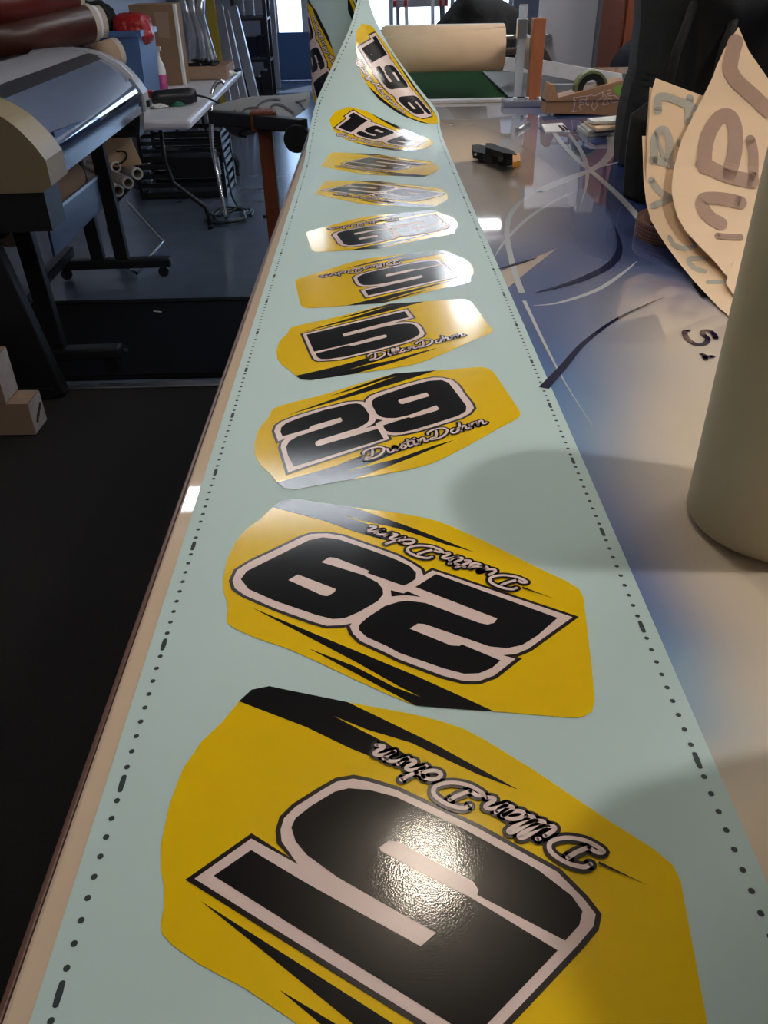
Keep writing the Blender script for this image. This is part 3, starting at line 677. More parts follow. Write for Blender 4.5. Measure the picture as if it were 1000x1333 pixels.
card([(764, 158), (822, 152), (822, 160), (772, 162)], .030, 'paper_white', 'top sheet of the loose card pile under the tape dispenser', .008)
card([(812, 132), (822, 132), (824, 160), (812, 158)], .050, 'grey_plastic', 'grey folder standing out of the card pile behind the dispenser', .012)
# ---- tape dispenser
YD = 2.97
def zd(*p): return [(700+.13*x, 80+.13*y) for x, y in p]
td = thing('tape_dispenser', 'tan cardboard-coloured tape dispenser with white outlined logo and green roll', 'tape dispenser', atY(760, 153, YD))
face = [atY(x, y, YD) for x, y in zd((70, 515), (125, 230), (175, 240), (205, 365), (540, 275), (860, 188), (862, 540), (860, 545))]
zb_ = max(ZT+.05, min(p.z for p in face))
MB().prism(face, (0, .085, 0)).build('body', 'dispenser_tan', td)
basep = [atY(x, y, YD-.004) for x, y in zd((62, 515), (866, 540), (864, 590), (95, 600))]
basep = [V(p.x, p.y, max(p.z, ZT+.046)) for p in basep]
MB().prism(basep, (0, .095, 0)).build('weighted_base', 'black_plastic', td)
MB().box((atY(765, 157, YD).x, YD+.05, ZT+.024), (.2, .06, .043)).build('pedestal', 'black_plastic', td)
c = atY(*zd((525, 270))[0], YD+.04); rr_ = (atY(*zd((685, 250))[0], YD+.04)-atY(*zd((360, 250))[0], YD+.04)).length/2
MB().ring(c+V(0, -.022, 0), c+V(0, .022, 0), rr_, rr_*.86, 40).build('tape_roll', 'olive_tape', td)
MB().ring(c+V(0, -.021, 0), c+V(0, .021, 0), rr_*.86, rr_*.5, 40).build('roll_hub', 'black_plastic', td)
a, b = atY(*zd((150, 230))[0], YD+.04), atY(*zd((400, 228))[0], YD+.04)
MB().beam(a, b, .04, .0012).build('tape_tongue', 'clear_plastic', td)
def stroke_face(mbname, polys, w, material, closed=True):
    for pl in polys:
        pts = [Vector(q) for q in zd(*pl)]
        if closed: pts.append(pts[0])
        v, f = ribbon2(densify([tuple(q) for q in pts], 3, False)+[pts[-1]], w)
        MB().add([atY(q.x, q.y, YD-.0012) for q in v], f).build(mbname, material, td)
stroke_face('logo_outline', [
    [(345, 505), (366, 470), (380, 385), (358, 385), (365, 362), (490, 345), (492, 385), (445, 378), (420, 388), (418, 412), (465, 405), (462, 430), (425, 435), (415, 465), (440, 475), (435, 492)],
    [(492, 345), (510, 345), (530, 335), (575, 345), (610, 320), (650, 310), (655, 365), (630, 375), (595, 390), (585, 425), (600, 432), (565, 500), (540, 442), (555, 420), (545, 395), (510, 400), (500, 425), (515, 440), (490, 435), (482, 400)],
    [(648, 305), (738, 280), (732, 315), (700, 320), (712, 345), (770, 338), (822, 385), (815, 400), (745, 415), (738, 378), (712, 370), (690, 395), (718, 425), (650, 436), (655, 415), (690, 355)]], 1.0, 'ink_pink')
MB().add([atY(x, y, YD-.0010) for x, y in zd((757, 262), (855, 222), (850, 300), (815, 345), (770, 310))], [(0, 1, 2, 3, 4)]).build('green_patch', 'lime', td)
# ---- roll dispenser rack: post, bars, big cream roll
rk = thing('roll_rack', 'table-top rack with orange wooden post and steel bars', 'rack', (.56, 3.42, ZT))
p0, p1 = at(695, 139), None
yp = p0.y; top = atY(697, 24, yp)
MB().box((p0.x, yp+.03, (ZT+top.z)/2), (.043, .05, top.z-ZT), bev=.003).build('post', 'wood_orange', rk)
cp = atY(673, 80, yp+.03)
MB().box((cp.x+.012, yp+.035, ZT+.17), (.028, .010, .28), bev=.002).build('upright_channel', 'clear_plastic', rk)
MB().box((atY(681, 35, yp).x, yp+.02, atY(681, 38, yp).z), (.035, .03, .06), bev=.003).build('bracket', 'steel', rk)
MB().box((atY(688, 134, yp).x-.01, yp+.02, ZT+.012), (.16, .07, .022), bev=.003).build('foot_plate', 'alu', rk)
for k in range(4): MB().cyl((p0.x-.07+k*.042, yp-.005, ZT+.023), (p0.x-.07+k*.042, yp-.005, ZT+.033), .008, 6).build('bolt', 'steel', rk)
ry = 3.52; ra = atY(655, 62, ry); rz = ra.z
rad = (atY(655, 33, ry).z-atY(655, 94, ry).z)/2
for dz_, r_ in ((.035, .008), (-.012, .012)): MB().cyl((.04, ry, rz+dz_), (p0.x, ry, rz+dz_), r_, 16).build('bar', 'chrome', rk)
MB().beam((p0.x-.015, yp+.04, rz), (p0.x-.015, ry+.02, rz), .02, .1).build('arm', 'steel', rk)
MB().box((.075, ry+.12, (ZT+rz)/2), (.03, .03, rz-ZT), bev=.002).build('far_post', 'steel', rk)
MB().beam((.075, ry, rz), (.075, ry+.12, rz), .02, .04).build('far_arm', 'steel', rk)
cr_ = thing('application_tape_roll', 'big cream roll of application tape hanging on the rack bars', 'roll', (.3, ry, rz-rad))
xe = ra.x
rt_ = Matrix.Rotation(math.pi/2, 3, 'Y')
MB().lathe([(rad*.42, .05), (rad, .05), (rad, xe), (rad*.42, xe), (rad*.42, .05)], (0, ry, rz), 56, rt_).build('wound_tape', 'cream_paper', cr_)
fl = [(xe-.002, ry-rad*.35, rz+rad*.94), (xe-.002, ry-rad*.75, rz+rad*.70), (.12, ry-rad*1.0, rz+rad*.40), (.12, ry-rad*.40, rz+rad*.95)]
MB().add([V(xe-.001, ry+.01, rz+rad+.002), V(xe-.001, ry-rad*.5, rz+rad*.90), V(.06, ry-rad*.86, rz+rad*.58), V(.06, ry+.01, rz+rad+.004)], [(0, 1, 2, 3)]).build('loose_end', 'paper_white', cr_)
# ---- trim board, cutting mat, black cloth behind it
e0, e1 = at(556, 136), at(660, 133.5)
tag(MB().box(((e0.x+e1.x)/2-.05, 3.345, ZT+.006), (e1.x-e0.x+.10, .045, .011), bev=.002).build('edge_board', 'white_plastic'), 'thin white board lying in front of the dark green cutting mat', 'board')
tag(MB().box((.33, 3.90, ZT+.0035), (.62, .98, .004)).build('cutting_mat', 'green_mat'), 'dark green cutting mat lying under the big cream roll', 'cutting mat')
tag(MB().prism([V(*at(x, y).xy, ZT+.007) for x, y in ((628, 97), (820, 100), (812, 131), (662, 131))], (0, 0, .006)).build('black_board', 'black_plastic'), 'flat black board lying behind the wooden post', 'board')
sp_ = [atY(x, y, 3.75) for x, y in ((640, 74), (700, 77), (760, 88), (810, 96), (810, 116), (770, 111), (700, 96), (636, 91))]
sp_ = [V(q.x, q.y, max(q.z, ZT+.008)) for q in sp_]
tag(MB().prism(sp_, (0, .02, 0)).build('marbled_panel', 'paper_speckled'), 'pale grey-veined panel standing behind the wooden post', 'panel')
# ---- draped cloth heaps
def heap(name, label, cat, c, size, material, seed, amp=.12, sub=5, flat=True, power=3.0):
    bm = bmesh.new(); bmesh.ops.create_icosphere(bm, subdivisions=sub, radius=1)
    for v in bm.verts:
        d = v.co.normalized(); k = (abs(d.x)**power+abs(d.y)**power+abs(d.z)**power)**(-1/power)
        n1 = noise.noise(d*2.1+V(seed, 0, 0)); n2 = noise.noise(V(d.x*7, d.y*7, d.z*2.2)+V(0, seed, 0)); n3 = 1-abs(noise.noise(V(d.x*4, d.y*4, d.z*1.3)+V(seed, seed, 0)))*2
        k *= 1+amp*n1+amp*.35*n2+amp*.4*n3
        v.co = V(d.x*k*size[0]/2, d.y*k*size[1]/2, d.z*k*size[2]/2)
    lo_ = -size[2]/2*.92
    for v in bm.verts: v.co.z = max(v.co.z, lo_)
    vs = [v.co+Vector(c)+V(0, 0, -lo_) for v in bm.verts]; fs = [tuple(v.index for v in f.verts) for f in bm.faces]; bm.free()
    return vs, fs
def pillow(poly, Y, depth, seed, step=9, amp=.25, bulge=60, zmin=.005):      # cloth heap: photo outline at distance Y, bulging front and back
    pts = [Vector(p) for p in poly]; vs, fs = poly2(pts); bm = bmesh.new(); bv = [bm.verts.new((p.x, p.y, 0)) for p in vs]
    for f in fs: bm.faces.new([bv[i] for i in f])
    for _ in range(6):
        es = [e for e in bm.edges if e.calc_length() > step]
        if not es: break
        bmesh.ops.subdivide_edges(bm, edges=es, cuts=1); bmesh.ops.triangulate(bm, faces=bm.faces[:])
    bm.verts.index_update()
    def dist(p):
        b = 1e9
        for i in range(len(pts)):
            a, c = pts[i-1], pts[i]; e = c-a; t = max(0, min(1, (p-a).dot(e)/e.length_squared)); b = min(b, (p-a-e*t).length)
        return b
    fr, bk = [], []
    for v in bm.verts:
        p = Vector((v.co.x, v.co.y)); k = min(1, dist(p)/bulge); k = math.sqrt(max(0, 1-(1-k)**2))
        w = atY(p.x, p.y, Y); n_ = noise.noise(w*5+V(seed, 0, 0))+.6*noise.noise(V(w.x*16, w.z*5, seed))
        off = depth/2*k*(1+amp*n_*1.6)
        z_ = max(w.z, zmin); fr.append(V(w.x, Y-off, z_)); bk.append(V(w.x, Y+off, z_))
    F_ = [tuple(v.index for v in f.verts) for f in bm.faces]; n = len(fr); bm.free()
    return MB().add(fr+bk, F_+[tuple(i+n for i in f)[::-1] for f in F_], True)
i_ = at(640, 300, 0)
coat = thing('draped_coat', 'black coat heaped behind the big cream roll before the window', 'coat', (.8, 4.95, 0))
pillow([(553, 45), (572, 27), (590, 5), (600, -8), (614, -14), (632, -6), (655, 0), (678, 14), (694, 30), (704, 52), (716, 74), (727, 92), (735, 200), (730, 365), (560, 365), (548, 200)], 4.95, .5, 3.0).build('cloth', 'black_cloth', coat)
bag = thing('duffel_bag', 'large black fabric bag slumped on the table behind the lettered sheets', 'bag', (1.12, 2.12, ZT+.003))
pillow([(834, -60), (835, 20), (832, 50), (828, 95), (822, 110), (812, 160), (806, 200), (806, 232), (1040, 232), (1120, 232), (1120, -60)], 2.18, .52, 4.4, 10, .22, 90, ZT+.003).build('body', 'black_cloth', bag)
pillow([(822, 150), (815, 200), (812, 250), (816, 285), (830, 297), (900, 300), (980, 290), (980, 150), (900, 130), (850, 128)], 1.84, .20, 9.1, 9, .2, 60, ZT+.003).build('side_pocket', 'black_cloth', bag)
for k in (0, 1):
    MB().tube(bend([atY(x+60*k, y, Y_) for x, y, Y_ in ((870, 120, 1.90), (880, 70, 1.90), (893, 35, 1.93), (905, 0, 2.0))], 6), .010, 8).build('strap', 'black_cloth', bag)
mat('banner_grey', (.20, .19, .18), .6, var=.06)
# ================================================================== RIGHT BACKGROUND
pl = [atY(x, y, 6.2) for x, y in ((703, 2), (778, 2))]
d2 = struct(thing('door_2', None, None, ((pl[0].x+pl[1].x)/2, 6.2, 0)))
MB().box(((pl[0].x+pl[1].x)/2, 6.2, 1.03), (pl[1].x-pl[0].x, .045, 2.06), bev=.004).build('door_leaf', 'wall_white', d2)
MB().box((pl[1].x+.07, 6.22, 1.05), (.12, .06, 2.1)).build('door_jamb', 'wall_grey', d2)
MB().cyl((pl[0].x+.06, 6.17, 1.0), (pl[0].x+.06, 6.11, 1.0), .028, 16).build('door_knob', 'steel', d2)
cb = [atY(x, 30, 5.6) for x in (806, 842)]
cab = thing('wooden_cabinet', 'tall rust-brown wooden cabinet beyond the black bag', 'cabinet', (cb[0].x+.3, 5.8, 0))
MB().box((cb[0].x+.35, 5.8, .95), (.7, .5, 1.9), bev=.006).build('carcass', 'wood_rust', cab)
for k in (0, 1):
    dr_ = MB().box((cb[0].x+.18+k*.34, 5.54, .95), (.32, .02, 1.84), bev=.004).build('cabinet_door', 'wood_rust', cab)
    MB().cyl((cb[0].x+.31+k*.08, 5.53, .95), (cb[0].x+.31+k*.08, 5.50, .95), .012, 12).build('knob', 'steel', dr_)
jk = thing('navy_jacket', 'navy jacket hung over a chair beyond the tape dispenser', 'jacket', (1.5, 4.9, 0))
pillow([(792, 92), (797, 78), (806, 64), (820, 52), (836, 46), (860, 60), (870, 200), (860, 330), (790, 330), (786, 200)], 4.9, .3, 7.7).build('cloth', 'navy_cloth', jk)
tag(MB().prism([atY(x, y, 2.62) for x, y in ((835, 55), (837, 72), (833, 90), (824, 150), (821, 150), (822, 108), (826, 78))], (0, .004, 0)).build('paper_flap', 'paper_white'), 'white paper sticking up beside the black bag', 'paper')
# stepladder in front of the shop window
lad = thing('step_ladder', 'aluminium step ladder with red joints standing before the bright window', 'ladder', (atY(548, 20, 9).x, 9, 0))
for (xa, xb) in ((517, 519), (527, 530), (563, 563), (573, 578)):
    a = atY(xa, -60, 9); b = atY(xb, 60, 9); k = (a.z)/(a.z-b.z); f_ = a+(b-a)*k
    MB().beam(a, V(f_.x, 9+.12*(1 if xa in (517, 573) else -1), .01), .05 if xa > 570 else .035, .03, (0, 1, 0)).build('rail', 'alu', lad)
for yy in (5, 60, 115):
    a, b = atY(512, yy, 8.98), atY(583, yy-2, 8.98)
    if a.z > .1: MB().beam(a, b, .06, .045, (0, 1, 0)).build('step', 'alu', lad)
for xx in (514, 528, 574, 581): MB().box(atY(xx, 4, 8.95), (.03, .04, .05)).build('joint', 'red_plastic', lad)
# ================================================================== LEFT: PRINTER
pr = thing('vinyl_printer', 'wide-format vinyl printer with beige end cap and clear curved cover on black stand', 'printer', (-1.3, 3.6, .006))
N_, F_ = at(70, 508, 0), at(165, 362, 0)
ax = (F_-N_); ax.z = 0; L_ = ax.length; ax.normalize(); sd = V(ax.y, -ax.x, 0)       # sd: towards the work table
cA, cB = N_-ax*.16, F_+ax*.22
def prof_pts(c, pts): return [c+sd*p[0]+V(0, 0, p[1]) for p in pts]
ZP = .80
PC = [(-.34, 0), (.20, 0), (.235, .02), (.235, .10), (.20, .16), (.14, .225), (.05, .275), (-.06, .30), (-.20, .305), (-.34, .30)]
PS = PC[:3]+[(p.x, p.y) for p in bend([Vector((*p, 0)) for p in PC[3:]], 5)]
PCi = [(p[0]*.965-.004, p[1]*.965+.004) for p in PC]
sh = [(p[0], p[1]+ZP) for p in PS]
MB().prism(prof_pts(cA, sh), ax*.20).build('near_end_cap', 'beige_plastic', pr)
MB().prism(prof_pts(cB-ax*.13, sh), ax*.13).build('far_end_cap', 'grey_plastic', pr)
body = [(-.33, .0), (.13, 0), (.15, .10), (.06, .2), (-.06, .285), (-.33, .29)]
MB().prism(prof_pts(cA+ax*.2, [(p[0], p[1]+ZP) for p in body]), cB-cA-ax*.33).build('body', 'dark_slot', pr)
def cover(u0, u1, i0, i1, material, name, off=0):
    pp = bend([Vector((p[0], p[1]+ZP, 0)) for p in PC[2:9]], 6); n = len(pp)
    a, b = int(i0*(n-1)), int(i1*(n-1)); seg = pp[a:b+1]
    vs = []
    for s_ in (cA+ax*u0, cA+ax*u1): vs += [s_+sd*(p[0]*(1+off)-.012)+V(0, 0, p[1]+off*.3) for p in seg]
    m_ = len(seg); return MB().add(vs, [(i, i+1, i+1+m_, i+m_) for i in range(m_-1)], True).build(name, material, pr)
Lc = (cB-cA).length
cover(.2, Lc-.13, .22, .62, 'clear_cover', 'cover_window')
cover(.2, Lc-.13, .62, .74, 'dark_slot', 'cover_hinge')
cover(.2, Lc-.13, .74, 1.0, 'grey_plastic', 'cover_top')
cover(.2, Lc-.13, .0, .18, 'dark_glass', 'cover_front')
# far end cap details
fc = cB-ax*.065
MB().prism(prof_pts(cB-ax*.145, [(.06, ZP+.285), (.15, ZP+.235), (.20, ZP+.18), (.18, ZP+.17), (.13, ZP+.215), (.05, ZP+.265)]), ax*.03).build('control_panel', 'white_plastic', pr)
MB().box(fc+sd*.243+V(0, 0, ZP+.05), (.02, .04, .03)).build('latch', 'black_plastic', pr)
def onplane(x, y, p, n):
    d = ray(x, y); return CAM+d*((p-CAM).dot(n)/d.dot(n))
MB().prism([onplane(x, y, N_+sd*.21, sd) for x, y in ((70, 172), (131, 147), (130, 160), (77, 196))], sd*-.012).build('front_tray', 'blue_panel', pr)
MB().prism(prof_pts(cA+ax*.01, [(-.33, ZP-.13), (.20, ZP-.13), (.20, ZP), (-.33, ZP)]), ax*.17).build('near_underside', 'black_plastic', pr)
MB().prism(prof_pts(cB-ax*.12, [(-.3, ZP-.10), (.18, ZP-.10), (.20, ZP), (-.3, ZP)]), ax*.11).build('far_underside', 'black_plastic', pr)
for P_, zt_ in ((N_+ax*.16, ZP-.10), (F_, ZP-.10)):
    q = V(P_.x, P_.y, 0 if P_ is F_ else .009)
    for dx_ in ((0.0, -.13) if P_ is F_ else (0.0,)):
        MB().beam(q+sd*dx_+V(0, 0, .09), q+sd*(dx_-.02)+V(0, 0, zt_), 0.07, .05, (0, 1, 0), bev=.004).build('stand_leg', 'black_metal', pr)
    MB().beam(q-sd*.36+V(0, 0, .085), q+sd*.26+V(0, 0, .085), .07, .05, bev=.01).build('stand_foot', 'black_metal', pr)
    for k in (-.32, .21):
        c_ = q+sd*k+V(0, 0, .032); cs = MB().cyl(c_-ax*.014, c_+ax*.014, .028, 20).build('caster', 'black_plastic', pr)
        MB().beam(c_+V(0, 0, .0), c_+V(0, 0, .035), .04, .012).build('caster_fork', 'steel', cs)
MB().beam(N_+V(0, 0, .16)-sd*.28, F_+V(0, 0, .16)-sd*.28, .05, .05).build('stand_crossbar', 'black_metal', pr)
# blue catch panel slung between the legs and the roll under the body
bp = [onplane(x, y, N_-sd*.02, sd) for x, y in ((61, 284), (126, 232), (133, 271), (72, 334))]
MB().prism(bp, sd*-.01).build('catch_panel', 'blue_panel', pr)
MB().beam(bp[0]+V(0, 0, .006), bp[1]+V(0, 0, .006), .014, .014).build('catch_rail', 'alu', pr)
mb_ = thing('media_roll', 'tan roll of media hanging under the printer body', 'roll', (-1.3, 3.5, .5), 'media rolls below the printer')
a, b = N_-sd*.12+ax*.25+V(0, 0, .58), F_-sd*.12-ax*.2+V(0, 0, .58)
MB().cyl(a, b, .07, 28).build('wound_media', 'carton_tan', mb_)
MB().cyl(a-ax*.06, b+ax*.06, .022, 16).build('spindle', 'black_plastic', mb_)
# near-left stand parts: tall black cabinet side with cream roll, cartons
nb = thing('media_stand', 'tall black media stand beside the stacked cartons at the printer', 'stand', (-1.35, 2.7, .006))
q0 = at(72, 512, 0.003)
MB().beam(V(q0.x-.02, q0.y-.03, .005), V(q0.x-.16, q0.y+.02, .62), .17, .06, (0, 1, 0), bev=.006).build('upright', 'black_metal', nb)
MB().beam(V(q0.x-.5, q0.y-.01, .03), V(q0.x+.02, q0.y-.01, .03), .10, .05, bev=.006).build('base', 'black_metal', nb)
MB().tube(bend([V(q0.x-.28, q0.y-.06, .02), V(q0.x-.22, q0.y-.08, .3), V(q0.x-.28, q0.y-.06, .62), V(q0.x-.40, q0.y-.02, .85)], 8), .018, 10).build('curved_bar', 'black_metal', nb)
cq = at(8, 326, .62)
tag(MB().lathe([(.03, .02), (.055, .02), (.055, .64), (.03, .64), (.03, .02)], (q0.x-.30, q0.y+.18, .003), 36).build('cream_tube', 'cream_roll'), 'cream tube roll standing behind the black media stand', 'roll')
def carton(corners_px, z, h, label, dep):
    a, b = at(*corners_px[0], z=z), at(*corners_px[1], z=z)       # front-right floor corner, back-right floor corner
    u = (b-a); u.z = 0; left = V(-u.y, u.x, 0).normalized()
    t = thing('carton', label, 'box', (a+b)/2+left*dep/2+V(0, 0, 0), 'cartons stacked beside the printer')
    base = [a, b, b+left*dep, a+left*dep]
    MB().prism([p+V(0, 0, .001) for p in base], (0, 0, h)).build('body', 'carton_tan', t)
    o = V(u.y, -u.x, 0).normalized()*.0012
    pn = [a+o+V(0, 0, .004), b+o+V(0, 0, .004), b+o+V(0, 0, h-.002), a+o+V(0, 0, h-.002)]
    lb_ = MB().prism(pn, o*.4).build('label_panel', 'box_print', t)
    for k in range(3):
        p = a+o*1.9+u*(.25+.18*k)+V(0, 0, h*(.3+.12*k)); q = a+o*1.9+u*(.45+.17*k)+V(0, 0, h*(.5+.1*k))
        MB().beam(p, q, .004, .012, o).build('ink_mark', 'letter_dark', lb_)
    MB().prism([p+V(0, 0, h+.0014) for p in (a.lerp(b, .46), a.lerp(b, .54), a.lerp(b, .54)+left*dep, a.lerp(b, .46)+left*dep)], (0, 0, .0005)).build('tape_strip', 'dispenser_tan', t)
    return a, b
a_, b_ = carton([(47, 566), (61, 547)], .004, .125, 'tan carton with printed white side standing on the carpet', .34)
c0 = a_+V(-.075, .0, .127); c1 = b_+V(-.075, .0, .127)
def carton3(a, b, h, label, dep):
    u = (b-a); left = V(-u.y, u.x, 0).normalized()
    t = thing('carton', label, 'box', (a+b)/2+left*dep/2, 'cartons stacked beside the printer')
    MB().prism([p+V(0, 0, .0025) for p in (a, b, b+left*dep, a+left*dep)], (0, 0, h)).build('body', 'carton_tan', t)
    o = V(u.y, -u.x, 0).normalized()*.0012
    MB().prism([a+o+V(0, 0, .006), b+o+V(0, 0, .006), b+o+V(0, 0, h), a+o+V(0, 0, h)], o*.4).build('label_panel', 'box_print', t)
carton3(c0, c1, .17, 'tall carton with printed white side standing on top of the other carton', .27)
# floor mat, bars
g = [at(x, y, .004) for x, y in ((30, 384), (322, 386), (318, 484), (30, 482))]
mt = thing('rubber_mat', 'black rubber mat lying on the floor before the printer', 'mat', (-1.0, 3.6, .002))
MB().box((-1.15, 3.62, .006), (1.5, .98, .008), bev=.003).build('mat', 'rubber_black', mt)
for yy in (3.17, 4.06): MB().box((-1.15, yy, .012), (1.5, .03, .004)).build('mat_edge', 'rubber_black', mt)
a, b = at(70, 456, .014), at(166, 456, .014)
tag(MB().beam(a, b, .012, .01).build('metal_bar', 'steel'), 'thin grey metal bar lying across the black mat', 'bar')
a, b = at(200, 405, .013), at(210, 406, .013)
tag(MB().beam(a, b, .006, .004).build('paper_scrap', 'paper_white'), 'tiny white scrap lying on the black mat', 'scrap')
# ================================================================== LEFT WALL RACK OF ROLLS
rack = thing('roll_shelf', 'dark wall rack holding coloured vinyl rolls above the printer', 'rack', (-2.2, 4.6, .0))
ry0 = 4.9
for xx in (-2.75, -1.62):
    for zz in (0,): MB().box((xx, 5.25, .62), (.05, .05, 1.24)).build('upright', 'black_metal', rack)
for zz in (.80, 1.02, 1.235): MB().box((-2.2, 5.25, zz), (1.15, .04, .03)).build('rail', 'black_metal', rack)
def hroll(px0, px1, Y0, Y1, r, material, label, group='vinyl rolls on the wall rack'):
    a, b = atY(*px0, Y0), atY(*px1, Y1); d = (b-a).normalized()
    t = thing('vinyl_roll', label, 'roll', (a+b)/2-V(0, 0, r), group)
    MB().cyl(a, b, r, 32).build('wound_vinyl', material, t)
    MB().ring(b-d*.01, b+d*.03, r*.99, r*.72, 32).build('core_ring', 'tube_core', t)
    MB().cyl(b-d*.02, b+d*.012, r*.70, 24).build('core_plug', 'black_plastic', t)
hroll((-70, 62), (112, 31), 4.3, 4.9, .088, 'roll_brown', 'dark brown-red vinyl roll lying behind the printer with its cream core showing')
hroll((75, 34), (126, 29), 5.2, 5.35, .08, 'wall_white', 'pale vinyl roll lying beside the dark brown-red one')
hroll((-60, 10), (88, -6), 4.3, 4.9, .088, 'roll_red', 'dark red vinyl roll lying on the upper bar of the rack')
hroll((120, 78), (148, 69), 5.0, 5.1, .07, 'carton_tan', 'small tan roll peeping out behind the printer end cap')
tag(MB().beam(atY(42, 22, 4.75), atY(98, 11, 4.95), .02, .04).build('white_strip', 'paper_white'), 'thin white strip lying between the two dark red rolls', 'strip')
# ================================================================== FOLDING TABLE AND WHAT IS ON IT
ZF = .74
fr, br = at(247, 156, ZF), at(314, 90, ZF)
u = (br-fr); u.z = 0; FL = u.length; u.normalize(); lf = V(-u.y, u.x, 0)
ft = thing('folding_table', 'white plastic folding table with black wishbone legs', 'table', (fr+br)/2+lf*.38-V(0, 0, ZF))
FW = .80
cen_ = (fr+br)/2+lf*FW/2
rotf = Matrix((-lf, u, V(0, 0, 1))).transposed()
MB().box(cen_-V(0, 0, .025), (FW, FL, .05), rotf, bev=.018).build('table_top', 'white_plastic', ft)
for e in (.62, FL-.35):
    for k in (.10, FW-.10):
        s_ = -1 if k < FW/2 else 1
        a = fr+u*e+lf*FW*.5+lf*s_*.10; top_ = V(a.x, a.y, ZF-.05)
        pts = [top_, top_+V(0, 0, -.28), top_+V(0, 0, -.40)+lf*s_*.03, V(a.x, a.y, .14)+lf*s_*.21, V(a.x, a.y, .09)+lf*s_*.225, V(a.x, a.y, .012)+lf*s_*.228]
        lg = MB().tube(pts, .014, 10).build('leg', 'black_metal', ft)
        MB().cyl(V(a.x, a.y, .005)+lf*s_*.228, V(a.x, a.y, .03)+lf*s_*.228, .018, 12).build('foot_cap', 'black_plastic', lg)
    MB().beam(fr+u*e+lf*.2+V(0, 0, -.07), fr+u*e+lf*(FW-.2)+V(0, 0, -.07), .03, .03).build('leg_brace', 'black_metal', ft)
def ft_at(x, y, dz=.002): return at(x, y, ZF+dz)
# spray bottle
b0 = ft_at(212, 117); s_ = (atY(212, 62, b0.y).z-b0.z)/.27
sb = thing('spray_bottle', 'white spray bottle half full of pink liquid on the folding table', 'bottle', b0)
MB().lathe([(0, 0), (.036*s_, 0), (.04*s_, .008*s_), (.04*s_, .10*s_), (0, .10*s_)], b0, 24).build('liquid', 'pink_liquid', sb)
MB().lathe([(.04*s_, .10*s_), (.04*s_, .13*s_), (.034*s_, .16*s_), (.02*s_, .195*s_), (.014*s_, .215*s_), (.014*s_, .225*s_)], b0, 24).build('bottle_body', 'paper_white', sb)
MB().lathe([(.016*s_, .22*s_), (.016*s_, .245*s_), (0, .246*s_)], b0, 20).build('collar', 'white_plastic', sb)
MB().beam(b0+V(.03*s_, 0, .262*s_), b0+V(-.055*s_, 0, .262*s_), .022*s_, .03*s_, bev=.004).build('spray_head', 'white_plastic', sb)
MB().beam(b0+V(-.03*s_, 0, .25*s_), b0+V(-.04*s_, 0, .20*s_), .012*s_, .01*s_, (0, 1, 0)).build('trigger', 'white_plastic', sb)
# heat gun
h0, h1 = ft_at(197, 128, .05), ft_at(255, 124, .05)
hg = thing('heat_gun', 'black heat gun with cable lying on the folding table', 'heat gun', (h0+h1)/2-V(0, 0, .05))
MB().tube([h0, h0.lerp(h1, .15), h0.lerp(h1, .85), h1], [.03, .042, .045, .036], 20).build('barrel', 'black_plastic', hg)
MB().beam(h0.lerp(h1, .3)+V(0, .02, -.02), h0.lerp(h1, .2)+V(0, .17, -.02), .04, .035, bev=.008).build('grip', 'black_plastic', hg)
MB().tube(bend([h1, h1+V(.06, -.02, -.01), h1+V(.12, -.05, -.03), h1+V(.17, -.08, -.055)], 6), .006, 8).build('cable', 'black_plastic', hg)
r0 = ft_at(191, 131)
tag(MB().box(r0+V(0, 0, .03), (.10, .06, .055), bev=.008).build('red_case', 'red_plastic'), 'small red plastic case beside the heat gun', 'case')
g0 = ft_at(231, 137)
tag(MB().ring(g0+V(0, 0, .001), g0+V(0, 0, .03), .052, .036, 32).build('green_tape', 'green_tape'), 'roll of green tape lying flat on the folding table', 'tape roll')
def crumple(c, r, material, name, label, seed, squash=.5):
    bm = bmesh.new(); bmesh.ops.create_icosphere(bm, subdivisions=3, radius=r)
    for v in bm.verts: v.co *= 1+.45*noise.noise(v.co*(2.2/r)+V(seed, 0, 0)); v.co.z = max(v.co.z*squash, -r*squash*.6)
    vs = [v.co+Vector(c)+V(0, 0, r*squash*.6) for v in bm.verts]; fs = [tuple(v.index for v in f.verts) for f in bm.faces]; bm.free()
    return tag(MB().add(vs, fs).build(name, material), label, 'paper')
crumple(ft_at(188, 140), .06, 'paper_white', 'crumpled_paper', 'crumpled white paper by the red case', 2.0)
crumple(ft_at(207, 140), .045, 'paper_white', 'crumpled_paper', 'small crumpled white paper by the green tape roll', 5.0, .3)
# cardboard box
k0 = ft_at(184, 112); k1 = ft_at(237, 112); hgt = atY(205, 6, k0.y).z-ZF
bx = thing('cardboard_box', 'tall cardboard box with a pale label standing on the folding table', 'box', (k0+k1)/2)
MB().box(((k0.x+k1.x)/2, k0.y+.14, ZF+hgt/2+.002), (k1.x-k0.x, .28, hgt), bev=.003).build('body', 'cardboard', bx)
MB().prism([atY(x, y, k0.y-.002) for x, y in ((200, 16), (219, 16), (221, 50), (207, 48))], (0, .0012, 0)).build('label', 'carton_tan', bx)
MB().box((k1.x+.006, k0.y+.03, ZF+hgt/2+.002), (.02, .05, hgt)).build('edge_tape', 'paper_white', bx)
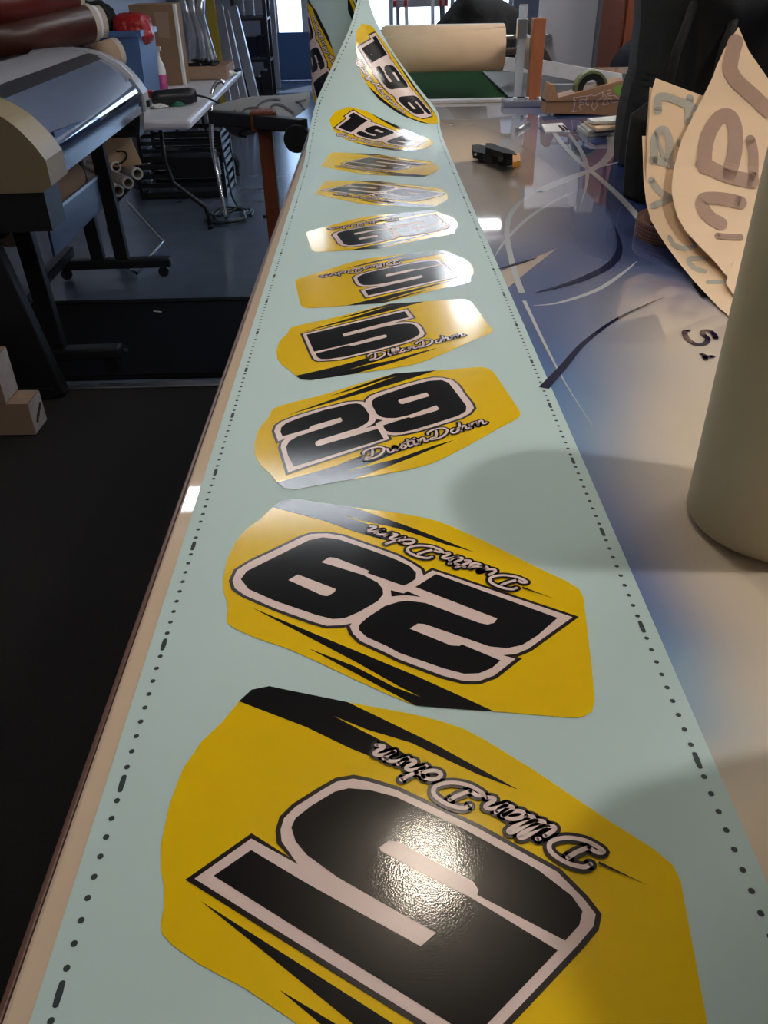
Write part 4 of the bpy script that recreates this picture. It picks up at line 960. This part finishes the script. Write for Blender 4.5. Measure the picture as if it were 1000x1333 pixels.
# tray with tangled cables
ty = ft_at(265, 104)
tr_ = thing('cable_tray', 'shallow open box full of tangled black cables on the folding table', 'tray', ty+V(0, .15, 0))
for dx_, dy_, sx, sy in ((0, -.0, .34, .01), (0, .34, .34, .01), (-.17, .17, .01, .34), (.17, .17, .01, .34)):
    MB().box(ty+V(dx_, dy_, .045), (sx, sy, .085)).build('side', 'carton_tan', tr_)
MB().box(ty+V(0, .17, .006), (.33, .33, .006)).build('bottom', 'carton_tan', tr_)
for k in range(5):
    random.seed(40+k)
    pts = [ty+V(random.uniform(-.12, .12), .17+random.uniform(-.12, .12), .03+random.uniform(0, .10)) for _ in range(7)]
    MB().tube(bend(pts, 6, True), .009, 8, closed=True).build('cable', 'black_plastic', tr_)
crumple(ft_at(292, 100), .09, 'paper_white', 'crumpled_paper', 'white paper wrapping beside the tray of cables', 9.0, .35)
pl0 = ft_at(300, 97)
pli = thing('pliers', 'dark pliers lying near the far corner of the folding table', 'pliers', pl0)
for s_ in (-1, 1): MB().tube([pl0+V(.0, .0, .014), pl0+V(.05*s_*.4, .10, .014), pl0+V(.05*s_, .2, .014)], .012, 8).build('handle', 'navy_cloth', pli)
MB().tube([pl0+V(0, 0, .014), pl0+V(-.01, -.07, .014)], [.016, .006], 8).build('jaw', 'steel', pli)
# blue bin with red and black things in it
q = at(150, 145, ZF-.0)
bn = thing('storage_bin', 'blue plastic storage bin standing behind the printer', 'bin', (0, 0, 0))
Yb = 5.55; bl_, br_ = atY(120, 140, Yb), atY(194, 140, Yb); tp_ = atY(196, 44, Yb).z; bz = ZF+.004
Xc_ = (bl_.x+br_.x)/2; wb = br_.x-bl_.x; bn.location = (Xc_, Yb+.25, bz)
def frus(z0, z1, a, b, t, dy=.44):
    vs = []
    for z, k in ((z0, a), (z1, b)): vs += [V(Xc_+sx*wb/2*k, Yb+.24+sy*dy/2*k, z) for sx, sy in ((-1, -1), (1, -1), (1, 1), (-1, 1))]
    return MB().add(vs, [(0, 1, 5, 4), (1, 2, 6, 5), (2, 3, 7, 6), (3, 0, 4, 7), (0, 1, 2, 3)])
frus(bz, tp_, .9, 1.0, 0).build('tub', 'blue_bin', bn)
for k in range(4):
    cs_ = [V(Xc_-wb/2, Yb+.02, tp_), V(Xc_+wb/2, Yb+.02, tp_), V(Xc_+wb/2, Yb+.46, tp_), V(Xc_-wb/2, Yb+.46, tp_)]
    MB().beam(cs_[k], cs_[(k+1) % 4], .03, .03).build('rim', 'blue_bin', bn)
v_, f_ = heap('', '', '', (Xc_+.10, Yb+.22, tp_-.07), (.22, .22, .17), '', 2.2, .12)
tag(MB().add(v_, f_, True).build('red_bag', 'red_plastic'), 'shiny red bag lying in the top of the blue bin', 'bag')
v_, f_ = heap('', '', '', (Xc_-.12, Yb+.24, tp_-.06), (.20, .28, .22), '', 4.2, .2)
tag(MB().add(v_, f_, True).build('black_bag', 'black_cloth'), 'black bundle beside the red bag in the blue bin', 'bag')
# ---- beneath the folding table
def crate(c, size, label, material='black_plastic', slats=4):
    t = thing('plastic_crate', label, 'crate', c, 'crates below the folding table')
    x, y, z = c; sx, sy, sz = size
    MB().box((x, y, z+.01), (sx, sy, .015)).build('base', material, t)
    for k in range(slats):
        zz = z+.03+(sz-.05)*k/(slats-1)
        for (cx_, cy_, ax_, ay_) in ((x, y-sy/2, sx, .012), (x, y+sy/2, sx, .012), (x-sx/2, y, .012, sy), (x+sx/2, y, .012, sy)):
            MB().box((cx_, cy_, zz), (ax_, ay_, (sz-.05)/slats*.7)).build('slat', material, t)
    for dx_ in (-1, 1):
        for dy_ in (-1, 1): MB().box((x+dx_*sx/2, y+dy_*sy/2, z+sz/2), (.025, .025, sz)).build('corner_post', material, t)
cc = at(238, 262, .0)
crate((cc.x, cc.y+.3, .004), (.62, .45, .24), 'lower black slatted crate on the floor below the folding table')
crate((cc.x+.02, cc.y+.3, .250), (.58, .42, .20), 'upper black slatted crate stacked below the folding table')
# blue-white bundles under table
for k, (xx, yy) in enumerate(((176, 205), (187, 208))):
    c_ = at(xx, yy+20, .003)
    tag(MB().cyl(c_, c_+V(0, 0, .55), .05, 20).build('plastic_sleeve', 'silver_wrap'), ('silver plastic sleeve standing under the folding table', 'second silver plastic sleeve leaning nearest the black crates')[k], 'sleeve')
# stored rolls with ends towards us, letter sheet hanging
for k, (xx, yy, r_) in enumerate(((154, 248, .03), (167, 238, .03), (179, 226, .03), (151, 217, .028))):
    e_ = atY(xx, yy, 4.62+.05*k)
    t = thing('paper_tube', ('white paper tube stored lowest in the rack by the printer leg', 'white paper tube stored next above the lowest one', 'white paper tube stored nearest the folding table leg', 'white paper tube stored above the other tubes behind the printer leg')[k], 'tube', e_-V(0, 0, r_), 'paper tubes stored by the printer')
    MB().ring(e_, e_+V(-.35, .5, 0), r_, r_*.72, 28).build('wall', 'tube_core', t)
    MB().ring(e_+V(.002, -.004, 0), e_+V(-.01, .016, 0), r_*1.02, r_*.74, 28).build('rim', 'paper_white', t)
lsx = ((128, 135), (160, 146), (164, 165), (185, 214), (150, 218), (126, 200))
ls = thing('lettered_sheet', 'curled cream sheet with a dark round letter hanging beside the folding table', 'paper sheet', atY(155, 218, 4.75))
MB().prism([atY(x, y, 4.78) for x, y in lsx], (0, .003, 0)).build('paper', 'cream_paper', ls)
v, f = ribbon2(bend([Vector(p) for p in ((151, 214), (160, 211), (165, 203), (161, 197), (152, 197))], 6), 2.4)
MB().add([atY(p.x, p.y, 4.775) for p in v], f).build('letter', 'letter_dark', ls)
MB().ring(atY(160, 149, 4.76), atY(150, 146, 4.95), .03, .024, 24).build('curled_edge', 'cream_paper', ls)
# low chrome trolley frame on the floor
tf = thing('chrome_frame', 'bent chrome tube frame lying on the floor beyond the printer stand', 'frame', at(200, 330, .0))
MB().tube([at(166, 263, .16), at(213, 314, .02), at(178, 356, .02), at(138, 335, .02)], .011, 10).build('tube', 'chrome', tf)
# chair/stool with chrome legs next to the folding table
Ys = 5.2
ch = thing('folding_chair', 'folded chrome-legged chair leaning against the folding table', 'chair', at(294, 288, .005))
f1, f2 = at(295, 288, .012), at(310, 219, .012)
tpa = atY(279, 112, f1.y+.35)
MB().tube(bend([f1, atY(283, 225, f1.y+.10), atY(276, 190, f1.y+.18), atY(275, 150, f1.y+.28), atY(277, 118, f1.y+.34), atY(285, 106, f1.y+.36), atY(292, 108, f1.y+.37)], 6), .013, 10).build('leg', 'chrome', ch)
MB().tube(bend([f2, atY(307, 205, f2.y-.03), atY(288, 184, f2.y-.25), atY(279, 172, f2.y-.4)], 6), .013, 10).build('leg', 'black_metal', ch)
MB().tube(bend([at(291, 268, .012), atY(284, 225, f1.y+.25), atY(279, 195, f1.y+.3)], 6), .012, 10).build('leg', 'black_metal', ch)
MB().beam(atY(215, 193, f1.y+.18), atY(277, 195, f1.y+.18), .02, .02).build('stretcher', 'chrome', ch)
MB().prism([atY(x, y, f1.y+.45) for x, y in ((220, 205), (283, 205), (287, 228), (225, 230))], (0, .05, 0)).build('seat', 'black_plastic', ch)
# cable coil on floor
random.seed(3)
cc_ = at(300, 283, .008)
pts = []
for k in range(26):
    a = k*.9; r_ = .13+.05*math.sin(k*1.7); pts.append(cc_+V(r_*math.cos(a)*1.1, r_*math.sin(a)*1.2, .006+.0006*k))
pts += [cc_+V(.03, .12, .03), atY(302, 255, cc_.y+.15), atY(296, 225, cc_.y+.2), atY(288, 190, cc_.y+.3)]
tag(MB().tube(bend(pts, 5), .0075, 7).build('floor_cable', 'black_plastic'), 'black cable coiled loosely on the concrete floor', 'cable')
# ================================================================== ORANGE STAND WITH LETTERED SHEET
hs = thing('support_stand', 'orange-legged support stand with black crossbar beside the work table', 'stand', (0, 0, 0))
base = at(372, 300, .0); hs.location = (base.x, base.y, .0)
zb2 = .90; bar0, bar1 = at(276, 152, zb2), at(396, 164, zb2)
mid = at(344, 156, zb2)
MB().beam(bar0, bar1, .05, .05, bev=.004).build('crossbar', 'black_metal', hs)
MB().box(mid+V(0, -.01, 0), (.10, .09, .075), bev=.006).build('clamp_block', 'wood_rust', hs)
ft_ = V(mid.x+.02, mid.y-.10, .012)
lg = MB().beam(mid+V(0, 0, -.02), ft_, .058, .05, (0, 1, 0), bev=.004).build('leg', 'wood_rust', hs)
kp = mid.lerp(ft_, .42)
MB().cyl(kp+V(-.045, 0, 0), kp+V(.045, 0, 0), .008, 10).build('bolt', 'black_metal', lg)
MB().beam(V(ft_.x-.06, ft_.y, .02), V(ft_.x+.2, ft_.y, .02), .06, .035).build('foot', 'black_metal', hs)
e_ = bar1+V(-.03, 0, -.01); MB().cyl(e_+V(0, -.05, -.03), e_+V(0, .05, -.03), .05, 20).build('wheel', 'black_plastic', hs)
def shpt(x, y, lift=0):                             # sheet lies on the crossbar and droops towards us below it
    return at(x, y, zb2-.0265+lift-max(0, (y-158)*.004))
so_ = [(277, 138), (300, 131), (330, 125), (370, 124), (404, 119), (402, 140), (385, 152), (375, 158), (350, 165), (330, 174), (312, 180), (298, 172), (288, 162), (275, 152)]
sh_ = thing('lettered_banner', 'grey vinyl sheet with large dark letters draped over the black crossbar', 'vinyl sheet', at(340, 150, zb2+.03))
vs, fs = poly2(so_); bm = bmesh.new(); bv = [bm.verts.new((p.x, p.y, 0)) for p in vs]
for f in fs: bm.faces.new([bv[i] for i in f])
for _ in range(4):
    es = [e for e in bm.edges if e.calc_length() > 8]
    if es: bmesh.ops.subdivide_edges(bm, edges=es, cuts=1); bmesh.ops.triangulate(bm, faces=bm.faces[:])
bm.verts.index_update()
MB().add([shpt(v.co.x, v.co.y) for v in bm.verts], [tuple(v.index for v in f.verts) for f in bm.faces], True).build('vinyl', 'banner_grey', sh_); bm.free()
def zl(*p): return [(270+.15*x, 110+.15*y) for x, y in p]
for pl_, w in ((zl((120, 235), (160, 255), (240, 225)), 2.2), (zl((165, 240), (215, 300)), 2.4), (zl((300, 280), (315, 225), (370, 200), (440, 205), (500, 240), (515, 285)), 2.6), (zl((430, 190), (480, 150), (540, 130), (630, 130)), 2.4),
               (zl((610, 275), (560, 230), (550, 200), (580, 175), (640, 175), (690, 205), (745, 245)), 2.8), (zl((770, 155), (850, 135)), 2.6), (zl((790, 155), (840, 215)), 2.4), (zl((430, 388), (350, 385), (290, 410), (280, 440), (340, 455)), 2.6)):
    v, f = ribbon2(bend([Vector(p) for p in pl_], 6), w)
    MB().add([shpt(p.x, p.y, .003) for p in v], f).build('letter', 'letter_dark', sh_)
# ================================================================== FAR LEFT BACKGROUND
def lean(px_top, px_bot, w, dpt, material, name, label, cat, group=None, Yt=9.6):
    b = atY(*px_top, Yt); a = atY(*px_bot, Yt-.25); a = b+(a-b)*((b.z-.03)/(b.z-a.z))
    o = MB().beam(a, b, w, dpt, (0, 1, 0), bev=.004).build(name, material)
    return tag(o, label, cat, group)
for k, (t_, b_, w, lab) in enumerate((((303, 9), (332, 128), .09, 'bright aluminium channel leaning closest to the workshop door'), ((293, 14), (318, 126), .07, 'dull aluminium channel leaning behind the bright one'), ((284, 8), (306, 122), .10, 'wide aluminium channel leaning in the middle of the group'), ((276, 22), (296, 120), .06, 'short aluminium channel leaning next to the yellow post'))):
    lean(t_, b_, w, .06, 'alu', 'metal_channel', lab, 'metal channel', 'aluminium channels leaning by the door')
lean((270, -20), (290, 118), .09, .05, 'yellow_paint', 'yellow_post', 'mustard yellow post standing behind the aluminium channels', 'post')
for k, (x0, x1) in enumerate(((238, 252), (252, 264), (262, 274))):
    a = atY((x0+x1)/2+4, 82, 7.9); b = atY((x0+x1)/2-3, -12, 8.0)
    pts = [V(a.x+.03*math.sin(i*1.3+k), a.y+.02*math.cos(i*2.1), .01+(b.z-.01)*i/8)+V((b.x-a.x)*i/8, 0, 0) for i in range(9)]
    tag(MB().tube(pts, [.036+.005*math.sin(i*2.3+k) for i in range(9)], 14).build('wrapped_bundle', 'silver_wrap'), ('crinkled silver-wrapped bundle standing next to the cardboard box', 'crinkled silver-wrapped bundle in the middle of the three', 'crinkled silver-wrapped bundle next to the yellow post')[k], 'bundle', 'wrapped bundles standing beyond the folding table')
# dark tool shelf and post beside the door
tsx = atY(331, 60, 10.6)
ts = thing('tool_shelf', 'dark metal shelf crowded with shiny boxes beside the door', 'shelf', (tsx.x, 10.6, 0))
for dx_ in (-.17, .17):
    for dy_ in (-.18, .18): MB().box((tsx.x+dx_, 10.6+dy_, .95), (.04, .04, 1.9)).build('post', 'black_metal', ts)
for zz in (.15, .55, .95, 1.35, 1.75): MB().box((tsx.x, 10.6, zz), (.38, .42, .025)).build('shelf_board', 'black_metal', ts)
random.seed(11)
for zz, mm in ((.18, 'black_plastic'), (.58, 'navy_cloth'), (.98, 'silver_wrap'), (1.38, 'white_plastic')):
    for k in range(3):
        h = random.uniform(.12, .28)
        tag(MB().box((tsx.x-.11+.11*k, 10.55, zz+h/2), (.10, .25, h), bev=.01).build('stored_box', mm), {.18: 'black', .58: 'navy', .98: 'silver', 1.38: 'white'}[zz]+' box on the '+{.18: 'lowest', .58: 'second', .98: 'middle', 1.38: 'fourth'}[zz]+' board of the tool shelf, '+('next to the metal channels', 'between two others', 'next to the steel post')[k], 'box', 'boxes stored on the tool shelf')
px_ = at(352, 117, 0)
tag(MB().box((px_.x, px_.y, 1.1), (.11, .1, 2.2), bev=.01).build('steel_post', 'black_metal'), 'dark steel post standing beside the glazed door', 'post')
px_ = at(362, 116, 0)
tag(MB().box((px_.x, px_.y+.1, 1.1), (.07, .06, 2.2), bev=.01).build('door_post', 'grey_plastic'), 'pale grey post between the dark post and the glazed door', 'post')
